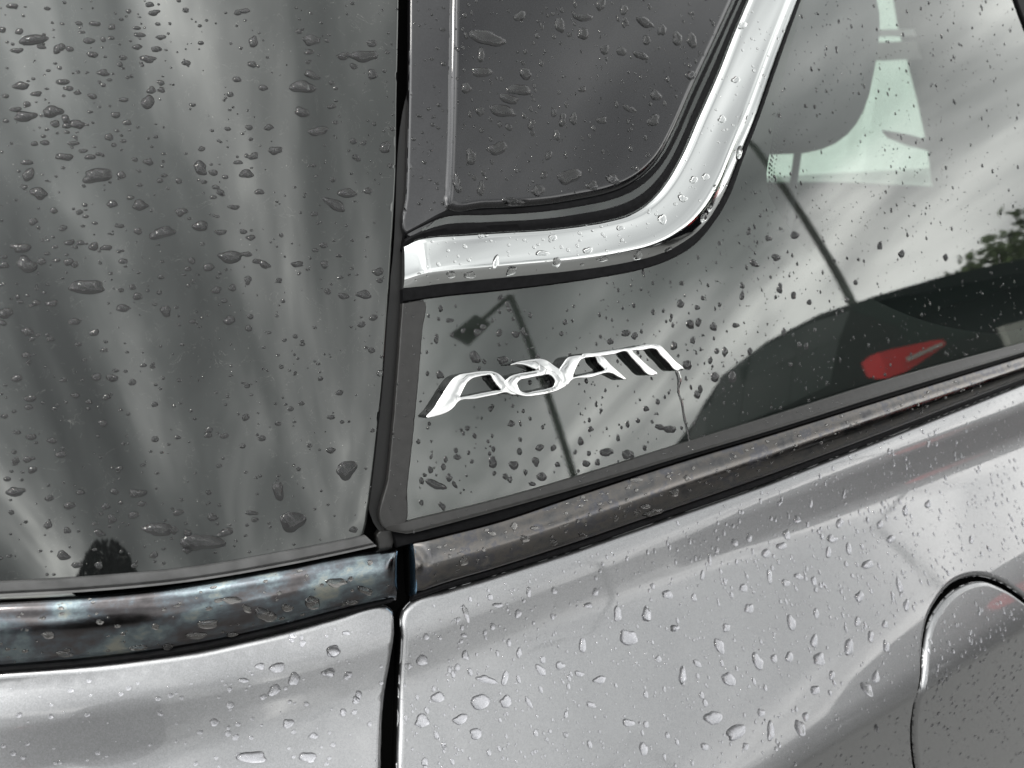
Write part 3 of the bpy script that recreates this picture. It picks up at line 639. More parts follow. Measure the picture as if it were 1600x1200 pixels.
# parked cars
ST = [  # x, floor, belt, roof z, half width sill, half width belt, half width roof   (rear at x = 0)
    (0.00, .42, .92, .93, .70, .74, .62), (.04, .34, .98, 1.02, .80, .82, .66), (.16, .28, 1.00, 1.20, .86, .87, .62), (.45, .26, 1.00, 1.40, .88, .89, .60), (.9, .24, .98, 1.46, .89, .90, .60),
    (1.6, .24, .96, 1.48, .89, .90, .60), (2.2, .24, .95, 1.44, .89, .90, .60), (2.6, .24, .95, 1.30, .89, .90, .62), (3.05, .24, .95, 1.0, .89, .89, .68), (3.5, .24, .90, .92, .88, .87, .72), (4.0, .27, .80, .83, .84, .82, .68), (4.22, .36, .66, .68, .72, .70, .58), (4.28, .42, .60, .61, .62, .60, .5)]
def parked(loc, rz, paint, label, group, hs=1.0):
    t = tag(empty('parked_car', loc, rz), label, 'car', group); V = []; K = 0
    for (x, f, b, r_, ws, wb, wr) in ST:
        ring = [(-ws, f), (-ws * 1.02, f + (b - f) * .35), (-wb, f + (b - f) * .75), (-wb * .985, b), (-(wb * .45 + wr * .55), b + (r_ - b) * .55), (-wr, b + (r_ - b) * .9), (-wr * .8, r_), (0, r_ + .015)]
        ring = ring + [(-a, c) for a, c in ring[-2::-1]]; K = len(ring)
        V += [(x, a, c * hs) for a, c in ring]
    V = np.array(V); Fs = []; idx = {}
    for i in range(len(ST) - 1):
        for j in range(K - 1): Fs.append([i * K + j, i * K + j + 1, (i + 1) * K + j + 1, (i + 1) * K + j][::-1]); idx[(i, j)] = Fs[-1]
        Fs.append([i * K + K - 1, i * K, (i + 1) * K, (i + 1) * K + K - 1][::-1])
    Fs.append(list(range(K))); Fs.append([(len(ST) - 1) * K + j for j in range(K)][::-1])
    link_mesh('body', V, Fs, paint, t, org=(0, 0, 0), sharp=40)
    C = np.array([2.1, 0, .75])
    def skin_part(name, cells, m, off=.006, parent=t):
        vs_ = []; fs_ = []
        for c in cells:
            f = idx[c]; q = V[f]; nrm = np.cross(q[1] - q[0], q[3] - q[0]); nrm /= np.linalg.norm(nrm) + 1e-9
            cc = q.mean(0); q2 = cc + (q - cc) * .985 + nrm * off; b0 = len(vs_); vs_ += list(q2) + list(q2 - nrm * (off + .012)); fs_ += [[b0, b0 + 1, b0 + 2, b0 + 3]] + [[b0 + a, b0 + 4 + a, b0 + 4 + (a + 1) % 4, b0 + (a + 1) % 4] for a in range(4)]
        return link_mesh(name, np.array(vs_), fs_, m, parent, org=(0, 0, 0), sharp=30)
    for j0 in (3, 4), (K - 5, K - 6):
        skin_part('side_window', [(3, j0[0]), (3, j0[1])], M['side_glass']); skin_part('side_window', [(4, j0[0]), (4, j0[1]), (5, j0[0]), (5, j0[1])], M['side_glass']); skin_part('side_window', [(6, j0[0])], M['side_glass'])
    skin_part('rear_window', [(i, j) for i in (1, 2) for j in (5, 6, 7, 8)], M['dark_window'])
    skin_part('windscreen', [(7, j) for j in (5, 6, 7, 8)] + [(6, 6), (6, 7)], M['dark_window'])
    for sgn in (-1, 1):
        lv = []; lf = []                                        # wrap-round tail lamp
        for (x, y, za, zb) in ((.13, .872, .975, 1.045), (.08, .862, .95, 1.062), (.03, .84, .94, 1.066), (.0, .77, .945, 1.062), (-.02, .69, .97, 1.055), (-.028, .61, .995, 1.05), (-.03, .55, 1.015, 1.042)):
            for z in (zb, za): lv.append((x, sgn * (y + .012), z * hs))
        n = len(lv) // 2
        for i in range(n - 1): lf.append([2 * i, 2 * i + 1, 2 * i + 3, 2 * i + 2])
        lv += [(x + .05, y * .95, z) for x, y, z in lv]
        for i in range(n - 1): lf += [[2 * i, 2 * i + 2, 2 * n + 2 * i + 2, 2 * n + 2 * i], [2 * i + 1, 2 * n + 2 * i + 1, 2 * n + 2 * i + 3, 2 * i + 3]]
        link_mesh('tail_lamp', np.array(lv), lf, M['red_lens'], t, org=(0, 0, 0), smooth=False)
        link_mesh('reversing_lamp', np.array([(-.034 + dx_, sgn * y_, z_ * hs) for dx_ in (0, -.006) for (y_, z_) in ((.78, .985), (.58, 1.018), (.58, 1.03), (.78, 1.005))]), [[4, 5, 6, 7], [0, 1, 5, 4], [1, 2, 6, 5], [2, 3, 7, 6], [3, 0, 4, 7]], M['plate'], t, org=(0, 0, 0), smooth=False)
        for x in (.85, 3.45):
            wc = np.array([x, sgn * .80, .32])
            ty = tube('wheel', [wc - [0, .10, 0], wc - [0, .085, 0], wc + [0, .085, 0], wc + [0, .10, 0]], [.28, .32, .32, .28], M['tyre'], t, org=(0, 0, 0), n=24)
            tube('rim', [wc + [0, sgn * .09, 0], wc + [0, sgn * .112, 0]], [.21, .19], M['rim'], ty, org=(0, 0, 0), n=16)
        skin_part('headlamp', [(10, 2 if sgn < 0 else K - 4)], M['rim'])
    bx = lambda x0, x1, y0, y1, z0, z1: (np.array([(x, y, z) for x in (x0, x1) for y in (y0, y1) for z in (z0, z1)]), [[0, 1, 3, 2], [4, 6, 7, 5], [0, 4, 5, 1], [2, 3, 7, 6], [0, 2, 6, 4], [1, 5, 7, 3]])
    v, f = bx(-.045, -.005, -.26, .26, .93 * hs, 1.03 * hs); link_mesh('number_plate', v, f, M['plate'], t, org=(0, 0, 0), smooth=False)
    v, f = bx(-.07, .12, -.78, .78, .40, .58); link_mesh('rear_bumper', v, f, paint, t, org=(0, 0, 0), smooth=False)
    return t
head = math.atan2(-.96, .27)
parked((3.77, -1.82, 0), head, M['black_paint'], 'black estate car parked with its red tail lamps towards the silver car', 'cars parked opposite', 1.23)
parked((-5.2, -7.2, 0), math.radians(200), M['grey_paint'], 'grey car parked sideways across the car park', 'cars parked opposite')

# pale building beyond the car, seen through both windows
bl = tag(empty('pale_building', (3, 9, 0)), 'pale rendered building beyond the silver car', 'building')
v = np.array([(x, y, z) for x in (-2, 22) for y in (9, 15) for z in (0, 5)])
BF = [[0, 1, 3, 2], [4, 6, 7, 5], [0, 4, 5, 1], [2, 3, 7, 6], [0, 2, 6, 4], [1, 5, 7, 3]]
link_mesh('wall', v, BF, M['render_wall'], bl, org=(3, 9, 0), smooth=False)
v = np.array([(x, y, z) for x in (-2.2, 22.2) for y in (8.7, 15.3) for z in (5, 5.2)]); link_mesh('roof', v, BF, M['grey_paint'], bl, org=(3, 9, 0), smooth=False)
for x in (-1.4, 1.4):
    v = np.array([(a, y, z) for a in (x, x + 1.6) for y in (8.93, 9.02) for z in (1.9, 3.1)]); fr_ = link_mesh('window', v, BF, M['interior_light'], bl, org=(3, 9, 0), smooth=False)
    v = np.array([(a, y, z) for a in (x + .08, x + 1.52) for y in (8.91, 8.95) for z in (1.98, 3.02)]); link_mesh('pane', v, BF, M['dark_window'], fr_, org=(3, 9, 0), smooth=False)

# ------------------------------------------------------------------ rain
bpy.context.view_layer.update()
def bvh(o):
    me = o.data; return BVHTree.FromPolygons([tuple(v.co + Vector(ORG)) for v in me.vertices], [tuple(p.vertices) for p in me.polygons])
SURF = {k: bvh(v) for k, v in PART.items() if k != 'letters'}
WET = {'tailgate_glass': 'wet_black', 'quarter_glass': 'wet_black', 'glass_edging': 'wet_black', 'window_ledge': 'wet_black', 'roof_panel': 'wet_black', 'pillar_panel': 'wet_black',
       'tailgate_panel': 'wet_silver', 'quarter_panel': 'wet_silver', 'filler_flap': 'wet_silver', 'tailgate_trim': 'wet_metal', 'waist_trim': 'wet_metal', 'chrome_trim': 'wet_chrome'}
NICE = {'tailgate_glass': 'the dark tailgate glass', 'quarter_glass': 'the dark quarter window', 'glass_edging': 'the grey window edging', 'window_ledge': 'the ledge under the window', 'roof_panel': 'the dark roof panel',
        'pillar_panel': 'the narrow pillar strip', 'tailgate_panel': 'the silver tailgate panel', 'quarter_panel': 'the silver quarter panel', 'filler_flap': 'the filler flap',
        'tailgate_trim': 'the blue-tarnished tailgate moulding', 'waist_trim': 'the brown waist moulding', 'chrome_trim': 'the bright chrome trim'}
DROPS = []                                     # (apparent size, surface, verts, faces, n_bottom, centre pixel)
def cast(surf, s, z):
    P, N = body(s, z, .03); hit = SURF[surf].ray_cast(Vector(P), Vector(-N), .045)
    if hit[0] is None: return None
    return np.array(hit[0]), np.array(hit[1])
def ring_radius(seed, nang, lump, merge):
    r = random.Random(seed); th = np.linspace(0, 2 * math.pi, nang, endpoint=False); R_ = np.ones(nang)
    for k in (2, 3, 4, 5, 7): R_ += lump * r.uniform(.2, 1) / k ** .9 * np.cos(k * th + r.uniform(0, 6.28))
    for _ in range(merge):
        a = r.uniform(0, 6.28); d = r.uniform(.55, .95); q = r.uniform(.35, .7); c = np.cos(th - a); disc = q * q - d * d * (1 - c * c)
        rr = np.where((disc > 0) & (c > 0), d * c + np.sqrt(np.clip(disc, 0, None)), 0); R_ = np.maximum(R_, rr)
    for _ in range(2 if nang > 16 else 1): R_ = (R_ + .5 * (np.roll(R_, 1) + np.roll(R_, -1))) / 2
    R_ = np.clip(R_, .3, 2.2); return th, R_ * (.95 / math.sqrt(np.mean(R_ ** 2)))
def add_drop(surf, s, z, A, B, hgt, seed, lump=.22, merge=0, sag=.0, nang=None, big=False):
    """A, B: half axes as vectors in the world; the dome rises hgt off whatever it sits on"""
    hit = cast(surf, s, z)
    if hit is None: return False
    C, N = hit
    if N @ (CAM - C) < 0: return False
    A = A - N * (A @ N); B = B - N * (B @ N)
    siz = math.sqrt(np.linalg.norm(A) * np.linalg.norm(B)); nang = (32 if big else nang or 12)
    th, R_ = ring_radius(seed, nang, lump, merge)
    prof = ((1, 0), (.93, .28), (.8, .56), (.6, .8), (.35, .95)) if big else ((1, 0), (.85, .5), (.5, .86))
    V = []; base_ = []
    sh = B * sag
    for p, f in prof:
        for t_, r_ in zip(th, R_):
            off = A * math.cos(t_) * r_ * p + B * math.sin(t_) * r_ * p
            if big and p == 1: base_.append(0.0)
            if big and p == 1:
                hh_ = SURF[surf].ray_cast(Vector(C + off + N * .003), Vector(-N), .006)
                if hh_[0] is not None: base_[-1] = float((np.array(hh_[0]) - C - off) @ N)
            lift = base_[len(V) % nang] * p if big else 0.0
            V.append(C + off + sh * f * .35 + N * (hgt * f + .00006 + lift))
    V.append(C + sh * .35 + N * (hgt + .00004)); top = len(V) - 1; k = len(prof); Fs = []
    for i in range(k - 1):
        for j in range(nang):
            Fs.append([i * nang + j, i * nang + (j + 1) % nang, (i + 1) * nang + (j + 1) % nang, (i + 1) * nang + j])
    for j in range(nang): Fs.append([(k - 1) * nang + j, (k - 1) * nang + (j + 1) % nang, top])
    flip = np.cross(A, B) @ N < 0
    nb_ = len(V); V += [v_.copy() for v_ in V[:nang]]
    bot = [nb_ + q_ for q_ in range(nang)][::-1]; Fs.append(bot)
    if flip: Fs = [f[::-1] for f in Fs]
    pp = proj(C[None])[0]
    if not (-420 < pp[0] < 2000 and -160 < pp[1] < 1450): return False
    d = np.linalg.norm(C - CAM)
    asp = np.linalg.norm(A) / np.linalg.norm(B); word = 'lobed' if merge > 0 else 'wide' if asp > 1.35 else 'tall' if asp < .74 else 'rounded'
    DROPS.append((siz / d * (1 if not big else 1.05), surf, np.array(V), Fs, C, pp, word)); return True
def pix_drop(surf, sc, ox, oy, x, y, rx, ry, ang=0, merge=None):
    ry = max(ry, rx / 2.3); a = math.radians(ang); P = np.array([[x, y], [x + 1.1 * rx * math.cos(a), y + 1.1 * rx * math.sin(a)], [x - 1.1 * ry * math.sin(a), y + 1.1 * ry * math.cos(a)]]) * sc + np.array([ox, oy])
    q = to_skin(P); W_, N = body(q[:, 0], q[:, 1]); A = W_[1] - W_[0]; B = W_[2] - W_[0]
    if surf in ('quarter_panel', 'tailgate_panel'): A = A * .82; B = B * .82
    size = math.sqrt(np.linalg.norm(A) * np.linalg.norm(B)); ok = add_drop(surf, q[0, 0], q[0, 1], A, B, min(size * .42, .0019), rnd.randrange(10**6), lump=.42, merge=rnd.choice([0, 1, 1, 2]) if merge is None else merge, sag=.5, big=True)
    return ok
T1 = [(120, 140, 45, 12), (210, 172, 20, 16, -30), (190, 395, 35, 20), (90, 415, 40, 12), (560, 175, 18, 10), (575, 133, 18, 7), (525, 210, 28, 9), (490, 168, 16, 9), (80, 305, 28, 14), (225, 293, 22, 11), (368, 260, 24, 10), (278, 445, 26, 16), (140, 690, 30, 20), (530, 365, 22, 24), (540, 322, 16, 12), (575, 320, 14, 9), (1080, 310, 46, 16), (1078, 400, 26, 16), (1135, 468, 34, 14), (1240, 690, 32, 16), (1195, 730, 40, 13, 25), (1375, 525, 18, 22), (985, 538, 24, 14), (878, 620, 26, 14), (715, 600, 28, 20, 30), (650, 757, 20, 15), (715, 807, 30, 16), (575, 832, 45, 13, -10), (785, 830, 20, 10), (500, 733, 28, 17), (400, 728, 18, 13), (345, 625, 55, 9, -5), (230, 560, 30, 10, 5), (100, 625, 26, 17, -30), (820, 915, 45, 13), (745, 955, 18, 14), (880, 908, 18, 10), (885, 1000, 13, 15), (945, 945, 24, 10, 25), (75, 885, 32, 18), (95, 945, 36, 26), (1060, 943, 22, 10), (1300, 1052, 24, 16), (1225, 1057, 18, 11), (310, 1025, 60, 10, -5), (185, 1083, 20, 11), (440, 1100, 26, 12), (590, 1108, 20, 18), (820, 1143, 20, 15), (905, 558, 18, 12), (265, 1150, 24, 9), (100, 1185, 20, 15), (530, 578, 18, 11), (1115, 145, 28, 18), (1300, 200, 46, 16), (1330, 265, 16, 18), (1115, 270, 28, 12, 20), (1185, 380, 16, 8), (890, 455, 12, 10), (960, 455, 16, 10), (835, 740, 18, 9), (850, 580, 14, 8), (895, 848, 14, 11), (1160, 945, 12, 14, -20), (1350, 970, 18, 14), (1230, 200, 26, 10), (1330, 155, 18, 12), (340, 85, 18, 9), (400, 95, 14, 9), (550, 45, 20, 10), (875, 38, 18, 9), (60, 180, 20, 10), (130, 335, 20, 8), (335, 880, 16, 16), (440, 933, 15, 10), (130, 1080, 14, 11), (20, 1115, 26, 18), (775, 1035, 16, 13)]
for t_ in T1: pix_drop('tailgate_glass', .4375, 0, 0, *t_)
T6 = [(55, 42, 34, 16), (495, 45, 32, 12), (505, 85, 16, 9), (410, 42, 13, 11), (400, 140, 16, 14), (480, 125, 20, 11), (760, 135, 18, 13), (900, 118, 20, 7), (170, 163, 14, 14), (560, 178, 52, 20, 8), (225, 270, 24, 15), (355, 188, 20, 10, 20), (670, 250, 15, 13), (710, 222, 70, 12), (805, 188, 30, 9, -15), (620, 180, 16, 12, 30), (670, 190, 13, 14), (550, 268, 14, 12), (240, 180, 12, 12)]
for t_ in T6: pix_drop('tailgate_glass', .4375, 0, 750, *t_)
BIGD = []
for t_, lb in (((459, 815, 19, 15), 'largest raindrop, a hanging heart shape near the lower right corner of the tailgate glass'), ((540, 735, 15, 14), 'large two-lobed raindrop upper right of the heart-shaped drop on the tailgate glass'), ((435, 767, 9, 13), 'tall raindrop just above the heart-shaped drop on the tailgate glass'), ((396, 65, 7.5, 8), 'single round bright raindrop at the foot of a wet trail high on the tailgate glass')):
    if pix_drop('tailgate_glass', 1, 0, 0, *t_, 0, 1 if t_[2] > 10 else 0): BIGD.append((len(DROPS) - 1, lb))
Q5 = [(415, 228, 24, 26), (540, 240, 24, 17), (255, 308, 18, 17), (238, 145, 10, 22), (600, 122, 18, 14), (425, 115, 15, 17), (525, 115, 13, 17), (495, 705, 19, 25), (590, 718, 22, 19), (240, 810, 44, 17, 20), (295, 775, 14, 17), (320, 805, 8, 20, -30), (335, 683, 16, 13), (690, 700, 14, 22), (715, 772, 22, 19), (705, 640, 18, 15), (895, 610, 14, 17), (1100, 118, 20, 15), (1140, 128, 14, 15), (1390, 78, 14, 17), (1430, 70, 11, 19), (1300, 555, 24, 19), (1255, 545, 18, 15), (1110, 670, 26, 22), (1015, 660, 30, 18), (920, 712, 17, 15), (1505, 320, 18, 19), (1425, 400, 14, 17), (1195, 460, 13, 12), (580, 530, 16, 13), (940, 553, 11, 14), (1320, 175, 13, 19), (1380, 265, 18, 19), (1405, 150, 11, 17), (1500, 90, 13, 19), (1550, 200, 11, 20), (170, 890, 10, 13), (265, 905, 12, 20, -25), (675, 803, 14, 11), (380, 550, 11, 11), (825, 68, 12, 11), (300, 60, 15, 11), (1030, 155, 13, 16), (615, 655, 11, 17), (770, 640, 11, 15), (215, 680, 7, 11), (185, 762, 10, 9), (870, 660, 9, 10), (1065, 595, 9, 14), (1185, 640, 10, 12), (790, 715, 13, 11), (1155, 515, 9, 12), (1245, 430, 10, 13), (970, 705, 11, 14), (450, 90, 13, 14), (360, 105, 10, 12)]
for t_ in Q5: pix_drop('quarter_glass', .34375, 600, 480, *t_)
Q4 = [(475, 150, 20, 15), (560, 50, 20, 16), (375, 180, 20, 14, 30), (440, 65, 14, 14), (350, 35, 9, 16), (40, 365, 16, 18), (85, 455, 16, 20), (120, 445, 9, 18), (190, 465, 14, 18), (70, 640, 18, 20), (195, 695, 16, 20), (275, 695, 18, 24), (115, 775, 12, 18), (130, 750, 10, 16), (175, 620, 9, 16), (240, 580, 9, 20), (320, 325, 9, 20), (555, 325, 10, 18), (490, 290, 12, 22), (510, 490, 9, 18), (625, 355, 9, 15), (580, 550, 9, 12), (610, 555, 10, 14), (945, 100, 10, 18), (1045, 135, 12, 18), (1245, 150, 9, 16), (290, 460, 14, 12), (115, 380, 10, 12), (320, 280, 9, 15), (355, 578, 10, 16), (205, 578, 10, 13), (10, 550, 11, 18), (45, 268, 9, 12), (835, 265, 9, 12), (795, 345, 8, 12)]
for t_ in Q4: pix_drop('quarter_glass', .34375, 1050, 350, *t_)
R2 = [(455, 145, 58, 16, 10), (710, 95, 16, 26, -20), (795, 125, 18, 22), (570, 65, 18, 18), (858, 22, 16, 22), (1010, 85, 32, 12, 35), (1130, 145, 18, 21), (1180, 150, 15, 27, -20), (435, 265, 36, 16, 10), (590, 270, 22, 19), (565, 328, 42, 16), (530, 360, 34, 10, 12), (510, 400, 45, 18, 15), (378, 322, 18, 17), (395, 565, 18, 26), (345, 660, 14, 32, -20), (430, 675, 13, 24), (490, 535, 30, 24, -35), (745, 635, 36, 28, -25), (635, 685, 24, 18), (545, 725, 36, 13), (825, 670, 20, 16), (900, 645, 30, 13, 25), (720, 435, 14, 20), (760, 430, 12, 20), (790, 70, 30, 11), (655, 630, 11, 14), (1075, 115, 13, 20), (1045, 435, 20, 20), (1000, 205, 26, 10, 20), (930, 190, 16, 15), (1050, 345, 18, 18), (870, 185, 17, 14), (430, 205, 13, 24), (960, 395, 22, 10, 25), (610, 450, 13, 17), (700, 490, 12, 18), (430, 405, 14, 16), (670, 560, 12, 15), (860, 435, 16, 13), (1020, 150, 12, 18), (940, 40, 14, 16), (1180, 275, 18, 15), (690, 410, 10, 13), (790, 325, 12, 11), (530, 460, 12, 12)]
for t_ in R2: pix_drop('roof_panel', .4375, 560, 0, *t_)
S8 = [(610, 225, 17, 26), (830, 180, 18, 22), (800, 245, 24, 19), (590, 275, 22, 19), (525, 305, 20, 24), (870, 285, 13, 28), (1045, 245, 17, 21), (540, 400, 11, 34), (660, 400, 22, 14, 25), (725, 420, 13, 22), (610, 430, 20, 17), (455, 535, 20, 26), (430, 450, 19, 20), (630, 595, 20, 36, -20), (735, 555, 13, 24), (330, 690, 20, 42, -25), (360, 615, 20, 19), (490, 755, 26, 38, -20), (175, 815, 14, 44, -5), (240, 765, 12, 26, -40), (370, 830, 27, 40, -28), (145, 615, 19, 16), (25, 560, 18, 32), (725, 670, 16, 34), (870, 695, 23, 40), (745, 750, 30, 30), (305, 990, 40, 36), (400, 1050, 58, 30, -25), (545, 1045, 20, 42), (665, 1035, 23, 42, -20), (730, 875, 24, 21), (945, 870, 22, 38, -30), (980, 820, 16, 34), (1025, 690, 14, 30), (960, 650, 14, 28), (1080, 435, 12, 38, -15), (945, 350, 30, 20, -20), (15, 1120, 22, 30), (915, 485, 19, 28), (1110, 520, 14, 26), (395, 260, 17, 17), (455, 240, 14, 20), (785, 300, 12, 28), (1105, 125, 12, 26), (1000, 185, 14, 20), (655, 165, 20, 16), (710, 95, 9, 26), (260, 395, 12, 20), (225, 490, 13, 18), (560, 745, 16, 20), (625, 735, 18, 26), (800, 810, 14, 22), (905, 590, 14, 22), (1020, 600, 13, 20), (1200, 100, 13, 20), (1380, 250, 9, 20), (290, 330, 9, 30), (440, 1110, 16, 17), (270, 1110, 20, 18), (505, 970, 18, 20), (690, 985, 16, 20), (985, 1035, 9, 22)]
for t_ in S8:
    pix_drop('quarter_panel', .375, 1000, 750, *t_)
S7 = [(425, 885, 26, 28, -30), (610, 690, 12, 46, -15), (825, 690, 17, 21), (740, 655, 24, 13), (690, 965, 46, 16, 18), (770, 960, 15, 38, 10), (920, 925, 34, 17, 35), (1165, 965, 32, 18, -20), (665, 1060, 46, 38, -30), (775, 1055, 30, 28), (490, 1040, 32, 27), (425, 1140, 36, 32), (585, 1130, 34, 26, -30), (1095, 820, 17, 38), (1240, 690, 20, 36), (1360, 690, 22, 36), (1285, 790, 40, 42, -30), (1510, 950, 16, 46), (1480, 750, 20, 18), (870, 600, 13, 23), (720, 745, 13, 17), (605, 865, 17, 24), (1000, 905, 20, 20), (830, 850, 14, 24), (1120, 655, 22, 13), (1150, 600, 14, 20), (975, 595, 14, 17), (600, 780, 13, 13), (1450, 610, 28, 20), (1025, 1110, 9, 20), (1130, 1070, 24, 14, 20), (870, 1060, 12, 30, -30), (1285, 1145, 28, 20), (1410, 880, 16, 16), (650, 1190, 34, 24), (500, 790, 8, 12), (1080, 940, 26, 12, 20)]
for t_ in S7: pix_drop('quarter_panel', .375, 500, 700, *t_)
for t_ in [(55, 850, 36, 23), (40, 935, 26, 19), (110, 955, 13, 13), (110, 770, 18, 12), (150, 1050, 20, 18)]: pix_drop('tailgate_panel', .375, 500, 700, *t_)
for t_ in [(1190, 610, 30, 22), (990, 670, 30, 22), (1050, 710, 22, 28), (980, 750, 28, 20, -20), (1175, 690, 24, 17), (870, 715, 22, 9), (1225, 830, 16, 14), (1280, 770, 14, 22), (1030, 870, 22, 20), (900, 990, 60, 22), (1100, 990, 34, 24), (930, 665, 20, 14), (1245, 695, 18, 12), (765, 865, 22, 14), (1120, 915, 20, 12), (940, 775, 14, 12)]: pix_drop('tailgate_panel', .4375, 0, 750, *t_)
for t_ in [(945, 470, 38, 24, 20), (1110, 430, 28, 24), (1190, 355, 35, 12), (750, 500, 36, 17), (880, 445, 20, 11, 30), (1290, 385, 30, 13, 30), (560, 505, 14, 11), (190, 535, 20, 14), (370, 490, 14, 8), (240, 610, 30, 12), (830, 415, 30, 12), (1020, 445, 22, 13), (500, 590, 30, 9), (600, 590, 20, 18), (1250, 430, 22, 10), (700, 545, 34, 10), (830, 545, 20, 12)]: pix_drop('tailgate_trim', .4375, 0, 750, *t_)
for t_ in [(580, 460, 20, 19), (870, 325, 15, 8), (1080, 360, 24, 12, 20), (1450, 180, 18, 16), (790, 320, 15, 14), (700, 350, 15, 10), (1210, 288, 11, 13), (1330, 238, 22, 10, -10), (830, 370, 18, 14), (1300, 130, 24, 10), (1500, 120, 12, 12), (1370, 265, 40, 11, -15), (520, 440, 8, 8), (960, 390, 14, 12), (1100, 180, 12, 12)]: pix_drop('waist_trim', .375, 500, 700, *t_)
for t_ in [(320, 985, 17, 14), (385, 985, 20, 14), (535, 970, 15, 22), (690, 940, 13, 20), (985, 915, 14, 22), (1100, 895, 13, 14), (640, 910, 22, 10), (475, 940, 12, 22), (860, 930, 16, 10), (680, 855, 14, 12), (1070, 790, 13, 20), (1220, 780, 13, 18), (1180, 650, 14, 12), (1350, 550, 12, 24), (1355, 585, 14, 12), (1140, 715, 16, 12), (1220, 640, 12, 13), (1330, 295, 14, 11), (1280, 435, 14, 12), (1360, 100, 13, 12), (920, 820, 12, 10), (800, 900, 16, 12), (1240, 750, 9, 12)]: pix_drop('chrome_trim', .4375, 560, 0, *t_)
N_HAND = len(DROPS)
# wet run below the last letter of the badge
rv = px([(1058, 580), (1062, 595), (1060, 610), (1066, 630), (1068, 645), (1073, 668), (1077, 690)]); Vr = []; Fr = []; Rr = resample(rv, 40)
for i, q in enumerate(Rr):
    wd = .0011 * (1.5 if i < 8 else .55 + .35 * math.sin(i * 1.9) ** 2)
    for a_, b_ in ((-1, 0), (-.6, .7), (0, 1), (.6, .7), (1, 0)): Vr.append(body(q[0] + wd * a_, q[1], .00005 + .00022 * b_)[0])
for i in range(39):
    for j in range(4): a = i * 5 + j; Fr.append([a, a + 1, a + 6, a + 5])
    Fr.append([i * 5 + 4, i * 5, i * 5 + 5, i * 5 + 9])
nb = len(Fr)
tag(link_mesh('water_run', np.array(Vr), Fr, [M['water'], M['wet_black']], org=(0, 0, 0), mi=[1 if (k % 5) == 4 else 0 for k in range(nb)]), 'thin wet run trickling down the window below the last badge letter', 'water run')

def scatter(surf, poly, n, rmin, rmax, power, hk=.36, lump=.2, elong=1.3, mergep=.15, tall=False):
    """random drops inside a pixel outline; radius in millimetres"""
    poly = np.array(poly, float); lo, hi = poly.min(0), poly.max(0); pts = []
    while len(pts) < n:
        q = np.stack([np.array([rnd.uniform(lo[0], hi[0]) for _ in range(200)]), np.array([rnd.uniform(lo[1], hi[1]) for _ in range(200)])], -1)
        pts += list(q[inside(q, poly)])
    pts = np.array(pts[:n]); sz = to_skin(pts)
    hand = np.array([d[5] for d in DROPS[:N_HAND]]); hs_ = np.array([d[0] * F_PX for d in DROPS[:N_HAND]])
    for (p, (s, z)) in zip(pts, sz):
        r_ = (rmin + (rmax - rmin) * rnd.random() ** power) * .001
        if len(hand) and np.any(np.linalg.norm(hand - p, axis=1) < hs_ * 1.15 + r_ * 2000): continue
        e = rnd.uniform(1, elong) ** .5; t = rnd.uniform(-.4, .4)
        ph = float(phi_of(s)); X = np.array([math.cos(ph), -math.sin(ph), 0]); _, N = body(s, z); Y = np.cross(N, X)
        if tall: A = X * r_ / e; B = -Y * r_ * e
        else: A = X * r_ * e; B = -Y * r_ / e
        A2 = A * math.cos(t) + B * math.sin(t) * .6; B2 = B * math.cos(t) - A * math.sin(t) * .6
        add_drop(surf, s, z, A2, B2, r_ * hk, rnd.randrange(10**6), lump, 1 if rnd.random() < mergep else 0, sag=.4, nang=14 if r_ > .0011 else 9, big=r_ > .0016)
TGP = [(0, 0), (625, 0), (600, 600), (572, 830), (300, 882), (0, 905)]
scatter('tailgate_glass', TGP, 430, .8, 2.3, 2.1, elong=1.7, mergep=.3, lump=.26)
scatter('tailgate_glass', TGP, 420, .35, .9, 1.6)
scatter('tailgate_glass', [(0, 0), (330, 0), (260, 300), (0, 520)], 120, .6, 2.2, 2, elong=2.2, mergep=.4)
QG = [(650, 478), (950, 440), (1100, 395), (1150, 320), (1110, 690), (630, 805)]
scatter('quarter_glass', QG, 360, .5, 2.0, 2.4, elong=1.5, tall=True, mergep=.2)
QR = [(1110, 400), (1180, 240), (1260, 0), (1590, 0), (1600, 530), (1350, 600), (1060, 705), (1080, 470)]
scatter('quarter_glass', QR, 520, .5, 1.7, 2.0, elong=2.2, tall=True, mergep=.2)
scatter('quarter_glass', QR, 800, .3, .7, 1.2, elong=1.8, tall=True)
scatter('glass_edging', [(630, 480), (655, 480), (630, 800), (603, 815)], 30, .3, 1.0, 1.5)
RF = [(706, 0), (1140, 0), (1050, 210), (990, 285), (830, 318), (700, 318)]
scatter('roof_panel', RF, 360, .5, 1.9, 2.0, elong=1.8, tall=True, mergep=.3)
scatter('roof_panel', RF, 160, .25, .6, 1.2)
scatter('pillar_panel', [(645, 0), (695, 0), (692, 325), (640, 340)], 60, .4, 1.6, 1.6, elong=1.6)
QP = [(630, 960), (950, 860), (1600, 605), (1600, 930), (1440, 1050), (1260, 1200), (625, 1200)]
scatter('quarter_panel', QP, 420, .8, 2.3, 2.2, elong=1.7, tall=True, mergep=.25, hk=.3)
scatter('quarter_panel', QP, 1300, .35, 1.0, 1.4, elong=1.5, tall=True)
scatter('quarter_panel', [(1000, 860), (1600, 610), (1600, 900), (1300, 1000)], 420, .6, 2.0, 1.6, elong=2.4, tall=True, hk=.32)
scatter('quarter_panel', [(1260, 1200), (1425, 1090), (1425, 1200)], 60, .4, 1.4, 1.5, elong=2, tall=True)
